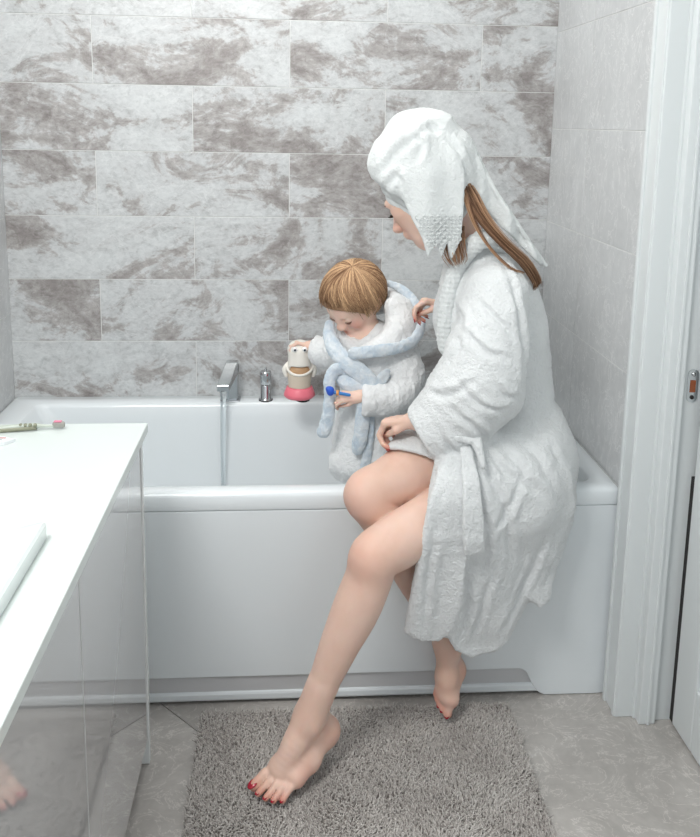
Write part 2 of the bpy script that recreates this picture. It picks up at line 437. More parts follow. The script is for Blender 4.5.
# strike plate on the lining
sp = empty('strike_plate', (W+.105, -.829, .862), 'small rounded metal latch plate screwed to the white door lining', 'latch plate')
def stad(cx, cz, hw, hh, n=10):
    return [(cx+hw*math.cos(a), cz+(hh-hw)*(1 if math.sin(a) >= 0 else -1)+hw*math.sin(a)) for a in [math.pi*(2*i+1)/(2*n) for i in range(2*n)]]
v, f = prism(stad(W+.103, .862, .0125, .040), -.8315, -.829); mesh('plate', v, f, M_CHROME, sp, False)
box('latch_hole', (W+.0965, -.8325, .847), (W+.1095, -.8312, .876), mat('bare_wood', (150, 82, 48), .6), sp)
for dz in (-.027, .028):
    v, f = lathe([(.001, .0), (.0048, .0), (.0048, .0016), (.003, .0028)], (0, 0, 0), 16)
    v = [(W+.103+a, -.8315-c, .862+dz+b) for a, b, c in v]; mesh('screw', v, f, M_DARK if dz < 0 else M_CHROME, sp)

# ------------------------------------------------------------------ bathtub
tub = empty('bathtub', (.85, -.365, 0), 'white built-in bathtub with flat front panel against the grey stone wall', 'bathtub')
def rrect(x0, x1, y0, y1, r, z, n=10):
    P = []
    for cx, cy, a0 in ((x1-r, y1-r, 0), (x0+r, y1-r, 90), (x0+r, y0+r, 180), (x1-r, y0+r, 270)):
        for i in range(n+1):
            a = math.radians(a0+90*i/n); P.append((cx+r*math.cos(a), cy+r*math.sin(a), z))
    return P
IX0, IX1, IY0, IY1 = .095, 1.637, -.682, -.078
rings = [rrect(.03, 1.68, -.70, -.03, .01, .524), rrect(.0045, W-.0045, -.729, -.0035, .010, .524), rrect(.0035, W-.0035, -.73, -.003, .012, .528),
         rrect(.0035, W-.0035, -.73, -.003, .012, .556), rrect(.006, W-.006, -.727, -.005, .014, .5635), rrect(.012, W-.012, -.720, -.011, .016, .568),
         rrect(IX0-.006, IX1+.006, IY0-.006, IY1+.006, .03, .568), rrect(IX0-.001, IX1+.001, IY0-.001, IY1+.001, .03, .5655), rrect(IX0+.004, IX1-.004, IY0+.004, IY1-.004, .032, .556)]
for t in np.linspace(.1, 1, 8):
    i = .01+.075*t; rings.append(rrect(IX0+i*1.6, IX1-i, IY0+i*.55, IY1-i*.55, .035+.05*t, .556-.34*t))
for t in np.linspace(.2, 1, 6):
    i = .085+.07*math.sin(t*math.pi/2); rings.append(rrect(IX0+i*1.6, IX1-i, IY0+i*.7-.01, IY1-i*.7+.01, .085+.04*t, .216-.075*(1-math.cos(t*math.pi/2))))
nr = len(rings[0]); v = [p for r in rings for p in r]; f = []
for j in range(len(rings)-1):
    for i in range(nr): f.append((j*nr+i, j*nr+(i+1) % nr, (j+1)*nr+(i+1) % nr, (j+1)*nr+i))
f.append(tuple((len(rings)-1)*nr+i for i in range(nr)))
ob = mesh('basin_shell', v, f, M_TUB, tub, True)
md = ob.modifiers.new('e', 'EDGE_SPLIT'); md.split_angle = math.radians(40)
arc = [(1.462+.030*math.sin(a), .048+.030*math.cos(a)) for a in np.linspace(0, math.pi/3, 7)]
pl = [(.004, .5215), (.004, .0785)]+[(.3, .0785)]+arc+[(1.500, .036), (1.512, .018), (1.522, .008), (1.535, .0015), (1.675, .001), (1.6935, .003), (1.697, .5215)]
v, f = prism(pl, -.7275, -.715); po = mesh('front_panel', v, f, M_TUB, tub, False)
b = po.modifiers.new('b', 'BEVEL'); b.width = .003; b.segments = 2; b.limit_method = 'ANGLE'; b.angle_limit = math.radians(40)
M_PL = mat('grey_plinth', (205, 206, 208), .3)  # tub acrylic greyed so the toe recess looks shaded
box('plinth', (.004, -.7195, .012), (1.56, -.71, .12), M_PL, tub, .002)
bm = bmesh.new(); bx(bm, .004, 1.535, -.7255, -.712, .010, .034, .006); bmo('plinth_lip', bm, M_TUB, tub)
box('body_frame', (.02, -.69, .001), (1.66, -.60, .1), M_DARK, tub)

# tap, mixer knob, hose outlet on the rim at the wall
tap = empty('bath_spout', (.69, -.045, .568), 'square chrome bath spout pouring water over the tub rim', 'tap')
bm = bmesh.new(); bx(bm, .675, .713, -.062, -.030, .568, .690, .004); bx(bm, .668, .720, -.07, -.022, .568, .572, .002)
ob = bmo('body', bm, M_CHROME, tap)
v = [(.673, -.060, .694), (.713, -.060, .694), (.652, -.135, .642), (.690, -.135, .642), (.673, -.060, .655), (.713, -.060, .655), (.652, -.135, .622), (.690, -.135, .622), (.675, -.028, .694), (.713, -.028, .694), (.675, -.028, .655), (.713, -.028, .655)]
f = [(2, 3, 1, 0), (6, 4, 5, 7), (2, 6, 7, 3), (0, 4, 6, 2), (3, 7, 5, 1), (0, 1, 9, 8), (8, 10, 4, 0), (1, 5, 11, 9), (8, 9, 11, 10), (4, 10, 11, 5)]
ob = mesh('spout', v, f, M_CHROME, tap, False); b = ob.modifiers.new('b', 'BEVEL'); b.width = .003; b.segments = 3
M_WATER = mat('water', (245, 250, 252), .02); nt, b_ = nodes(M_WATER); b_.inputs['Transmission Weight'].default_value = 1; b_.inputs['IOR'].default_value = 1.33
P = spline([(.671, -.128, .623), (.671, -.130, .56), (.670, -.131, .42), (.670, -.131, .30), (.670, -.131, .2)], 24)
v, f = tubes([P], [np.linspace(.0095, .006, 24)], 12); o = mesh('water_stream', v, f, M_WATER); tag(o, 'thin clear stream of water falling from the chrome spout into the tub', 'water')
mx = empty('mixer_knob', (.80, -.05, .568), 'short round chrome mixer knob in two stacked sections beside the spout', 'tap')
v, f = lathe([(.020, 0), (.021, .003), (.018, .006), (.0165, .008), (.0165, .050), (.015, .052)], (.800, -.052, .568)); mesh('base', v, f, M_CHROME, mx)
v, f = lathe([(.014, .052), (.018, .055), (.018, .092), (.016, .096), (.008, .097)], (.800, -.052, .568)); mesh('knob', v, f, M_CHROME, mx)
v, f = lathe([(.003, 0), (.003, .012), (.002, .013)], (.800, -.052, .664), 12); mesh('pin', v, f, M_CHROME, mx)
v, f = lathe([(.0225, -.001), (.0225, .002)], (.800, -.052, .5685)); mesh('gasket', v, f, M_DARK, mx)
hs = empty('hose_outlet', (.918, -.055, .568), 'small round chrome hose outlet on the rim beneath the bath toy', 'shower fitting')
v, f = lathe([(.0225, -.001), (.0225, .002)], (.918, -.055, .5685)); mesh('gasket', v, f, M_DARK, hs)
v, f = lathe([(.020, 0), (.020, .003), (.015, .007), (.013, .010), (.0125, .055), (.009, .060)], (.918, -.055, .5705)); mesh('socket', v, f, M_CHROME, hs)

# ------------------------------------------------------------------ vanity
def cabinet(y1, y0, label, far=False):
    r = empty('vanity_cabinet', (.28, (y0+y1)/2, 0), label, 'cabinet', 'vanity cabinets')
    bm = bmesh.new(); bx(bm, .004, .543, y0+.0015, y1-.0015, .075, .786); bmo('carcass', bm, MW, r)
    bm = bmesh.new(); bx(bm, .004, .50, y0+.002, y1-.002, .0, .0745); bmo('kickboard', bm, M_PL, r)
    bm = bmesh.new(); bx(bm, .5435, .563, y0+.002, y1-.002, .070, .784, .0012, 1); bmo('door', bm, M_DOOR, r)
    if far:
        bm = bmesh.new(); bx(bm, .004, .5655, y1-.001, y1+.014, .0015, .786, .001, 1); bmo('side_panel', bm, MW, r)
    return r
cabinet(-.914, -1.430, 'glossy white vanity cabinet with full side panel nearest the bathtub', True)
cabinet(-1.430, -1.960, 'glossy white vanity cabinet beyond the door seam, farther from the bathtub')
ct = box('countertop', (.0035, -1.985, .787), (.577, -.897, .808), mat('countertop_white', (222, 230, 228), .25, coat=.15), None, .002)
tag(ct, 'long plain white countertop with sharp front corner over the glossy cabinets', 'countertop')
# washbasin: raised rectangular slab with bowl
bs = empty('washbasin', (.27, -1.69, .808), 'flat white rectangular washbasin standing on the countertop', 'washbasin')
rg = [rrect(.06, .508, -1.93, -1.398, .004, .808), rrect(.058, .510, -1.932, -1.396, .006, .812), rrect(.058, .510, -1.932, -1.396, .006, .834), rrect(.062, .506, -1.928, -1.400, .005, .8375),
      rrect(.10, .42, -1.90, -1.46, .05, .8375), rrect(.105, .415, -1.895, -1.465, .05, .834), rrect(.12, .40, -1.87, -1.48, .06, .818), rrect(.17, .35, -1.82, -1.53, .06, .8105)]
v = [p for r in rg for p in r]; f = []
for j in range(len(rg)-1):
    for i in range(nr): f.append((j*nr+i, j*nr+(i+1) % nr, (j+1)*nr+(i+1) % nr, (j+1)*nr+i))
f.append(tuple((len(rg)-1)*nr+i for i in range(nr)))
ob = mesh('bowl', v, f, M_CERAMIC, bs, True); md = ob.modifiers.new('e', 'EDGE_SPLIT'); md.split_angle = math.radians(35)
v, f = lathe([(.001, 0), (.022, 0), (.022, .003), (.018, .004)], (.26, -1.675, .8105)); mesh('drain', v, f, M_CHROME, bs)

# toothbrush
tbk = empty('toothbrush', (.33, -.93, .808), 'toothbrush with olive grip and pink-tipped bristles on the countertop', 'toothbrush')
M_OL = mat('olive_rubber', (140, 142, 122), .5)
P = spline([(.225, -.952, .8145), (.29, -.944, .816), (.345, -.937, .8185), (.375, -.934, .8165), (.405, -.930, .8150)], 30)
rr = np.interp(np.linspace(0, 1, 30), [0, .3, .62, .68, .8, .9, 1], [.0062, .006, .0052, .0035, .0028, .003, .0025])
v, f = tubes([P], [rr], 12); mesh('handle', v, f, mat('pale_plastic', (186, 194, 184), .3), tbk)
P2 = spline([(.226, -.955, .8125), (.30, -.946, .8135), (.358, -.938, .8150)], 16)
v, f = tubes([P2], [np.full(16, .0048)], 12); mesh('grip', v, f, M_OL, tbk)
pts = []
for k in range(4):
    x = .327+.0095*k; v, f = lathe([(.004, 0), (.004, .004), (.002, .0062)], (x, -.9405, .8185), 12); mesh('grip_ridge', v, f, M_OL, tbk)
bm = bmesh.new(); bx(bm, .388, .413, -.935, -.925, .8120, .8240, .0035, 3); bmo('bristles', bm, mat('bristle_grey', (158, 158, 152), .8), tbk, True)
bm = bmesh.new(); bx(bm, .391, .407, -.9345, -.9255, .8240, .8262, .001); bmo('bristle_tips', bm, mat('bristle_pink', (226, 140, 165), .8), tbk)
# flat tube end
tp = empty('toothpaste_tube', (.30, -.98, .808), 'flat white tube end with red and blue print on the countertop', 'toothpaste')
v, f = prism([(0, 0)]*0+[(.20, -.975), (.308, -.985), (.334, -.998), (.320, -1.016), (.302, -1.020), (.20, -1.016)], .8085, .8145)
v = [(a, c, b) for a, b, c in v]; ob = mesh('tube', v, f, mat('tube_white', (232, 236, 238), .3), tp, False)
for nm, q, c in (('red_print', (.20, .314, -.996, -.991), (205, 150, 146)), ('grey_print', (.20, .309, -1.003, -1.0005), (170, 176, 180)), ('blue_print', (.20, .303, -1.012, -1.008), (110, 125, 150))):
    box(nm, (q[0], q[2], .8146), (q[1], q[3], .8150), mat(nm, c, .5), tp)

# ------------------------------------------------------------------ rug
rug = empty('bath_rug', (1.05, -1.15, 0), 'shaggy grey bath rug on the floor in front of the tub', 'rug')
RX0, RX1, RY0, RY1 = .664, 1.430, -1.62, -.764
bm = bmesh.new(); bx(bm, RX0+.006, RX1-.006, RY0+.006, RY1-.006, .0005, .013, .004); bmo('rug_base', bm, mat('rug_base', (128, 123, 118), .95), rug)
sp_ = .0030; gx, gy = np.meshgrid(np.arange(RX0+.004, RX1-.004, sp_), np.arange(RY0+.004, RY1-.004, sp_))
p0 = np.stack([gx.ravel(), gy.ravel(), np.full(gx.size, .009)], 1); p0[:, :2] += rng.normal(0, .0014, (len(p0), 2))
q = p0*np.array([9, 9, 1]); fl1 = noise(q); fl2 = noise(q+31.7); n3 = noise(p0*np.array([30, 30, 1])+5)
lean = np.stack([.55*fl1, .55*fl2-.1, np.zeros(len(p0))], 1)+np.c_[rng.normal(0, .38, (len(p0), 2)), np.zeros(len(p0))]
hgt = .0125*(1+.18*n3)+rng.normal(0, .0018, len(p0)); dd = lean+np.array([0, 0, 1.0])
P = np.stack([p0, p0+dd*hgt[:, None]*.5, p0+dd*hgt[:, None]*np.array([1, 1, .95])+np.c_[rng.normal(0, .0015, (len(p0), 2)), np.zeros(len(p0))]], 1)
R3 = np.stack([np.full(len(p0), .0013), np.full(len(p0), .0013), np.full(len(p0), .0009)], 1)
v, f = tubes(P, R3, 4)
MP = mat('rug_pile', (160, 155, 150), .9, spec=.1); nt, b_ = nodes(MP)
at = nt.nodes.new('ShaderNodeAttribute'); at.attribute_name = 'strand'
nt.links.new(ramp(nt, at.outputs['Fac'], [(0, (160, 154, 150)), (.5, (200, 195, 191)), (1, (224, 221, 217))]), b_.inputs['Base Color'])
o = mesh('pile', v, f, MP, rug); o['kind'] = 'stuff'
set_attr(o, 'strand', np.repeat(np.clip(.5+.25*fl1+rng.normal(0, .2, len(p0)), 0, 1), 12))

# ------------------------------------------------------------------ people: shared builders
def hand(wrist, d, n, side, L, curls, thumb=(.6, .5), spread=1.0, wr=.024):
    """round cones of a hand: d pointing, n palm normal, side=+1/-1 thumb side sign of cross(n,d)"""
    d, s, n = frame(d, n); s = s*side; k = L/.18; w = np.array(wrist, float); F = []
    lens = [(.040, .025, .019), (.044, .028, .020), (.040, .026, .019), (.031, .020, .017)]
    off = [.027, .009, -.009, -.026]; kd = [.084, .088, .083, .074]; tips = []
    palm = []
    for i in range(4):
        a = w+s*off[i]*.55*k+d*.006*k; b = w+s*off[i]*k+d*kd[i]*k
        palm.append(rc(a, b, .0135*k, .0105*k))
        p = b; an = 0; fr = [.0092, .0082, .0074, .0062]
        if i == 3: fr = [x*.86 for x in fr]
        for j in range(3):
            an += curls[i]*(1, 1.0, .7)[j]; dirv = nrm(d*math.cos(an)+n*math.sin(an)+s*off[i]*5*(spread-.2)*max(0, 1-an))
            q_ = p+dirv*lens[i][j]*k; F.append(rc(p, q_, fr[j]*k, fr[j+1]*k)); p = q_
        tips.append((p, dirv, -n*math.cos(an)+d*math.sin(an)))
    palm.append(rc(w, w+d*.03*k, wr*.85*k, .017*k))
    tb0 = w+s*.017*k+d*.018*k+n*.004*k
    t1 = tb0+nrm(d*.75+s*thumb[0]+n*.35)*.040*k; t2 = t1+nrm(d*.9+s*(thumb[0]-.5)+n*thumb[1])*.030*k; t3 = t2+nrm(d+s*(thumb[0]-.9)+n*thumb[1])*.024*k
    palm.append(rc(tb0, t1, .0135*k, .0105*k)); F += [rc(t1, t2, .0098*k, .009*k), rc(t2, t3, .009*k, .0072*k)]
    tips.append((t3, nrm(t3-t2), nrm(-n+s*.3)))
    return palm, F, tips
def nail(tip, dirv, up, r, parent, name='fingernail'):
    d, s, n = frame(dirv, up); c = tip+n*r*.62
    v, f = lathe([(.02, .30), (.5, .26), (.85, .14), (1, 0), (.9, -.1)], (0, 0, 0), 14)
    v = np.array(v); v = c+np.outer(v[:, 0]*r*1.15, d)+np.outer(v[:, 1]*r*.85, s)+np.outer(v[:, 2]*r*.9, n)
    return mesh(name, v, f, M_NAIL, parent)
def blush(o, spots):
    me = o.data; co = np.empty(len(me.vertices)*3, np.float32); me.vertices.foreach_get('co', co); co = co.reshape(-1, 3)
    a = np.zeros(len(co))
    for c, r, s in spots: a = np.maximum(a, s*np.exp(-((co-np.array(c))**2).sum(1)/(r*r)))
    set_attr(o, 'blush', a)

# ------------------------------------------------------------------ woman seated on the tub rim
wo = empty('person', (1.42, -.70, 0), 'woman in white bathrobe and head towel seated on tub edge with bare legs crossed', 'person')
hC = V(1.197, -.665, 1.288)
g_ = nrm((-.70, .50, -.56)); h_ = nrm(V(0, 0, 1)-(g_[2])*g_); l_ = np.cross(g_, h_)
if l_[1] > 0: l_ = -l_                       # points to the camera side
HX = np.array([g_, l_, h_])
hp = lambda a, b, c: hC+g_*a+l_*b+h_*c
head = [ell(hC, (.096, .074, .092), HX), rc(hp(.032, 0, -.035), hp(.058, 0, -.098), .058, .026), rc(hp(.045, .022, -.02), hp(.05, .012, -.08), .045, .03),
        rc(hp(.045, -.022, -.02), hp(.05, -.012, -.08), .045, .03), rc(hp(.092, 0, .0), hp(.110, 0, -.036), .009, .011),
        ell(hp(.108, .010, -.040), (.010, .008, .007), HX), ell(hp(.108, -.010, -.040), (.010, .008, .007), HX),
        ell(hp(.090, 0, -.062), (.010, .022, .006), HX), ell(hp(.087, 0, -.071), (.010, .019, .007), HX), rc(hp(.085, .04, .018), hp(.09, .015, .02), .008, .008), rc(hp(.085, -.04, .018), hp(.09, -.015, .02), .008, .008),
        ell(hp(.0, .076, -.022), (.016, .008, .027), HX), ell(hp(.0, -.076, -.022), (.016, .008, .027), HX)]
head = su(head, .016)
head = sub(head, union(ell(hp(.098, .030, -.004), (.014, .016, .009), HX), ell(hp(.098, -.030, -.004), (.014, .016, .009), HX)), .01)
head = su([head, ell(hp(.080, .030, -.005), (.013, .015, .010), HX), ell(hp(.080, -.030, -.005), (.013, .015, .010), HX)], .004)
neck = [tube([(1.345, -.66, 1.09), (1.30, -.662, 1.17), (1.245, -.665, 1.245)], [.055, .045, .046], 8)]
torso = [tube([(1.43, -.66, .665), (1.425, -.66, .80), (1.385, -.66, .96), (1.35, -.66, 1.06)], [.098, .062, .082, .062])]+[rc((1.35, -.53, 1.06), (1.35, -.79, 1.065), .042)]
# legs: near (left) thigh, shin; far (right) thigh crossed behind
LK = V(1.070, -.945, .520); LA = V(.922, -.985, .158); RK = V(1.061, -.84, .612); RA = V(1.262, -.800, .195)
def leg(hip, K, A, back, side, s=1, q=1):
    m = lambda a, b, t: a+(b-a)*t
    F = [tube([hip, m(hip, K, .5), m(hip, K, .85), K, m(K, A, .14), m(K, A, .32), m(K, A, .55), m(K, A, .8), A], [.080*q, .072*q, .060, .054, .050, .0490*s, .043*s, .033*s*s, .030*s*s], 34)]
    F += [ell(K+nrm(K-hip)*.018+V(0, 0, .006), (.038, .036, .040))]
    F += [ell(m(K, A, .30)+back*.020, (.032, .034, .090), np.array(frame(A-K, back))[[1, 2, 0]])]
    F += [ell(A+side*.021+V(0, 0, .004), (.012, .012, .015)), ell(A-side*.021-V(0, 0, .004), (.012, .012, .016))]
    return F
ss = nrm(V(-.45, 0.9, 0))
LL = leg(V(1.425, -.745, .645), LK, LA, V(.96, .25, .3), ss, 1, .82)
RL = leg(V(1.42, -.60, .700), RK, RA, V(.6, .55, .5), nrm(V(-.5, .5, 0)), .88, 1.12)
# near foot, on its toes
heel = V(.960, -.953, .098)
LF = [ell(heel, (.031, .027, .031)), rc(heel+V(.006, .0, .015), LA+V(.018, .010, .02), .021, .018), tube([LA*.8+LK*.2, LA, (.892, -1.004, .110), (.862, -1.022, .066)], [.0325, .0325, .029, .020], 14),
      rc(heel, V(.925, -1.006, .072), .026, .020), rc(V(.925, -1.006, .072), V(.897, -1.036, .056), .020, .0145), rc(V(.930, -.975, .10), V(.858, -1.012, .062), .024, .018),
      rc(V(.897, -1.036, .056), V(.858, -1.004, .060), .0140, .0165)]
LTo = []; L_n = []
for (bx_, by_, bz_), (tx, ty, tz), r0, r1 in ((( .854, -1.006, .056), (.806, -1.037, .044), .0130, .0112), ((.866, -1.021, .054), (.8165, -1.055, .041), .0085, .0074),
        ((.876, -1.030, .053), (.8325, -1.067, .040), .0082, .0070), ((.887, -1.037, .052), (.849, -1.074, .039), .0078, .0067), ((.897, -1.041, .050), (.868, -1.074, .038), .0078, .0065)):
    b0, t0 = V(bx_, by_, bz_), V(tx, ty, tz); mid = (b0+t0)/2+V(0, 0, .007)
    LTo.append(su([rc(b0, mid, r0, r0*.9), rc(mid, t0, r0*.9, r1)], .004)); L_n.append((t0, nrm(t0-mid), r1))
# far foot
heel2 = V(1.288, -.782, .118)
RF = [ell(heel2, (.023, .022, .028)), rc(heel2+V(0, 0, .012), RA+V(.010, .012, .02), .017, .016), rc(RA, V(1.260, -.815, .125), .027, .024), rc(V(1.260, -.815, .125), V(1.262, -.828, .085), .024, .019),
      rc(heel2, V(1.271, -.825, .076), .021, .0155), rc(V(1.270, -.828, .074), V(1.250, -.815, .090), .0145, .0145)]
RT = []; R_n = []
for b0, t0, r0, r1 in (((1.266, -.832, .070), (1.261, -.842, .046), .0115, .0105), ((1.258, -.826, .075), (1.249, -.836, .054), .0085, .0075), ((1.251, -.822, .082), (1.242, -.830, .062), .008, .007),
                       ((1.246, -.817, .090), (1.237, -.823, .072), .0075, .0065), ((1.243, -.812, .098), (1.234, -.816, .082), .0072, .006)):
    b0, t0 = V(*b0), V(*t0); RT.append(rc(b0, t0, r0, r1)); R_n.append((t0, nrm(t0-b0), r1))
# arms and hands
lw = V(1.172, -.795, .772); rw = V(1.302, -.452, .966)
LArm = [tube([(1.35, -.78, 1.055), (1.335, -.835, .87), (1.255, -.82, .815), tuple(lw)], [.043, .037, .033, .024])]
RArm = [tube([(1.35, -.53, 1.05), (1.405, -.475, .895), (1.36, -.46, .92), tuple(rw)], [.042, .033, .03, .022])]
lp, lf_, lt = hand(lw, (-.80, .52, -.22), (-.35, .12, -1), -1, .155, [.95, .90, .85, .80], (.20, .35), .22)
rp, rf_, rt = hand(rw, (-.98, .0, .18), (.1, -.25, -1), -1, .145, [.75, .95, 1.05, 1.1], (.15, .6), .6)
skin = su([su(torso+neck, .05), head], .02)
skin = su([skin]+[su(LArm+[union(*lp)], .014)], .012); skin = su([skin, su(RArm+[union(*rp)], .014)], .012)
skin = su([skin, union(*lf_), union(*rf_)], .006)
nearleg = su([su(LL, .03), su(LF, .022)], .012); nearleg = su([nearleg, union(*LTo)], .005)
farleg = su([su(RL, .03), su(RF, .02)], .018); farleg = su([farleg]+RT, .006)
full = union(skin, nearleg, farleg)
body = sdf('body', full, (.76, -1.12, .015), (1.62, -.38, 1.42), .0030, M_SKIN, wo, it=1)
blush(body, [(t, .016, .75) for t, _, _ in L_n+R_n]+[(heel, .030, .7), (heel2, .03, .8), ((.91, -1.03, .05), .03, .5), (LK+V(-.03, -.02, 0), .045, .28), (RK+V(-.03, -.02, 0), .045, .25), ((.93, -.985, .13), .03, .2)]
      + [(t[0], .014, .8) for t in rt+lt]+[(hp(.09, .03, -.04), .03, .4), ((1.27, -.82, .06), .03, .5)])
for t, d, r in L_n: nail(t, d, V(-.15, -.15, 1), r*(1.05 if r > .01 else .9), wo, 'toenail')
for t, d, r in R_n[:3]: nail(t, d, nrm(V(-.5, -.7, .4)), r*.9, wo, 'toenail')
for t, d, u in rt: nail(t, d, u, .0062, wo)
for t, d, u in lt[:4]: nail(t, d, u, .0060, wo)
# eyes: lashes and brows
E_ = []; ER = []
for sgn in (1, -1):
    for k in range(9):
        a = (k-4)/4*.014; p = hp(.0925-abs(a)*.25, sgn*.030+a, -.010); E_.append(spline([p, p+g_*.006-h_*.003, p+g_*.010+h_*.001], 4)); ER.append([.0019, .0016, .0011, .0003])
for a in (0, 9):
    v, f = tubes(E_[a:a+9], ER[a:a+9], 4); mesh('eyelashes', v, f, M_LASH, wo)
E_ = []; ER = []
for sgn in (1, -1):
    for k in range(10):
        a = (k-4.5)/4.5*.019; p = hp(.0985-abs(a+.004)*.42, sgn*(.031+a), .018-abs(a)*.15); E_.append(spline([p-l_*.003, p, p+l_*.003*1], 4)); ER.append([.0008, .0014, .0014, .0007])
v, f = tubes(E_, ER, 4); mesh('eyebrows', v, f, mat('brow_hair', (120, 84, 62), .6), wo)

# bathrobe
thL = [rc((1.43, -.735, .66), (1.25, -.83, .625), .125, .104)]
rob = [tube([(1.444, -.665, .635), (1.428, -.66, .80), (1.393, -.655, .95), (1.365, -.655, 1.06), (1.325, -.66, 1.145)], [.142, .102, .116, .096, .064], 16)]
rob += [rc((1.335, -.54, 1.065), (1.345, -.765, 1.062), .070, .074), rc((1.325, -.68, .99), (1.335, -.68, .90), .098, .085), rc((1.315, -.665, 1.08), (1.325, -.68, .99), .066, .09)]
upper = su(rob, .04)
upper = sub(upper, rc((1.30, -.662, 1.19), (1.27, -.665, 1.24), .046, .075), .012)      # neck opening
lapL = inter(su(thL+[rc((1.46, -.69, .62), (1.40, -.80, .58), .13, .11)], .04), plane((1.205, -.85, .66), (-1, .35, .12)), .01)
def yA(x, z):
    a = np.clip((x-1.22)/.30, -1, 1.4)
    return -.948+.10*np.clip(a, 0, 2)**1.7+.07*np.clip((z-.62)/.12, 0, 1.4)**2+.045*np.clip((.56-z)/.26, 0, 1.2)+.02*np.clip(-a, 0, 1)
wv = lambda p: .0065*np.sin(p[:, 0]*62+p[:, 2]*9)*np.clip((.66-p[:, 2])/.2, 0, 1)
shA = sheet([(1.137, .310), (1.148, .42), (1.156, .50), (1.165, .57), (1.173, .639), (1.196, .688), (1.222, .722), (1.262, .74), (1.275, .64), (1.268, .50), (1.262, .38), (1.236, .300), (1.222, .278), (1.18, .288)], lambda x, z: yA(x, z)-.004-.007*np.sin((x-1.13)*48), .0075, .006)
shB = sheet([(1.21, .70), (1.30, .76), (1.44, .74), (1.525, .66), (1.555, .56), (1.530, .49), (1.486, .42), (1.444, .320), (1.405, .250), (1.362, .218), (1.305, .214), (1.262, .246), (1.238, .300), (1.235, .42), (1.22, .56)],
            lambda x, z: yA(x, z)+.012-.008*np.sin((x-1.2)*44+(z-.3)*9)*np.clip((.72-z)/.3, 0, 1), .0075, .006)
shC = sheet([(1.40, .66), (1.53, .66), (1.578, .56), (1.572, .49), (1.540, .43), (1.508, .38), (1.496, .330), (1.470, .322), (1.43, .36), (1.40, .46)],
            lambda x, z: -.775-.022*np.sin((x-1.42)*30)-.02*np.clip((.5-z)/.2, 0, 1)-.045*np.clip((1.56-x)/.15, 0, 1), .008, .006)
# hem over the far thigh
thR = su(RL[:4], .03)
lapR = inter(lambda p: np.abs(thR(p)-.011)-.0065, plane((1.088, -.776, .700), nrm((-.34, -.62, -.72))), .006)
lapR = inter(lapR, plane((1.082, -.8, .6), (-.88, .47, .1)), .006)
lapR2 = rc((1.40, -.60, .66), (1.27, -.69, .655), .115, .098)
lower = su([lapL, shA, shB, shC, lapR2], .022)
lower = union(lower, lapR)
# near sleeve
el = V(1.348, -.838, .868); cf = V(1.182, -.828, .745); cn = nrm((-.80, .12, -.59))
slv = su([tube([(1.348, -.775, 1.060), (1.325, -.815, .965), (1.305, -.83, .885), (1.255, -.828, .805), (1.185, -.826, .745)], [.074, .086, .098, .090, .066], 14), rc((1.34, -.83, .85), (1.25, -.83, .755), .07, .052)], .02)
slv = inter(slv, plane(cf, cn), .010)
slv = sub(slv, rc(cf-cn*.06, cf+cn*.08, .040, .058), .006)
sl2 = inter(tube([(1.345, -.53, 1.05), (1.405, -.475, .895), (1.37, -.46, .915), (1.31, -.452, .945)], [.065, .066, .06, .05], 10), plane((1.318, -.453, .94), (-.95, 0, .3)), .006)
def seam(f, pts, dep, w):
    c = [rc(pts[i], pts[i+1], w) for i in range(len(pts)-1)]
    return sub(f, union(*c), .012)
slv = seam(slv, [(1.33, -.925, .82), (1.29, -.925, .79)], 1, .006)
robf = su([su([upper, lower], .03), slv, sl2], .014)
# waist gather
robf = sub(robf, union(rc((1.560, -.60, .790), (1.540, -.72, .782), .010), rc((1.540, -.72, .782), (1.47, -.80, .765), .010, .008), rc((1.47, -.80, .765), (1.40, -.86, .735), .008, .006)), .03)
CR_S = [[(1.287, 1.069), (1.32, 1.036), (1.366, 0.991)], [(1.254, 1.006), (1.296, 0.968), (1.346, 0.952)], [(1.243, 0.893), (1.29, 0.853), (1.347, 0.834)], [(1.225, 0.842), (1.276, 0.802), (1.314, 0.762)], [(1.205, 0.777), (1.233, 0.744), (1.257, 0.71)], [(1.349, 1.154), (1.376, 1.069), (1.39, 0.968), (1.396, 0.906)], [(1.239, 1.069), (1.256, 1.029), (1.246, 0.984)], [(1.189, 0.854), (1.228, 0.87), (1.276, 0.906)], [(1.312, 0.906), (1.341, 0.874), (1.368, 0.86)], [(1.209, 0.907), (1.241, 0.957), (1.246, 0.991)]]
CR_L = [[(1.322, 0.779), (1.395, 0.684), (1.456, 0.623)], [(1.399, 0.684), (1.364, 0.612), (1.327, 0.565)], [(1.281, 0.685), (1.314, 0.565), (1.313, 0.467)], [(1.276, 0.48), (1.285, 0.368), (1.275, 0.278)], [(1.341, 0.476), (1.322, 0.367), (1.308, 0.266)], [(1.468, 0.525), (1.429, 0.39), (1.374, 0.265)], [(1.301, 0.744), (1.361, 0.684), (1.432, 0.64)], [(1.407, 0.797), (1.464, 0.754), (1.501, 0.678)], [(1.298, 0.72), (1.353, 0.612), (1.383, 0.466)], [(1.194, 0.591), (1.184, 0.47), (1.18, 0.321)], [(1.357, 0.755), (1.427, 0.719), (1.491, 0.61)]]
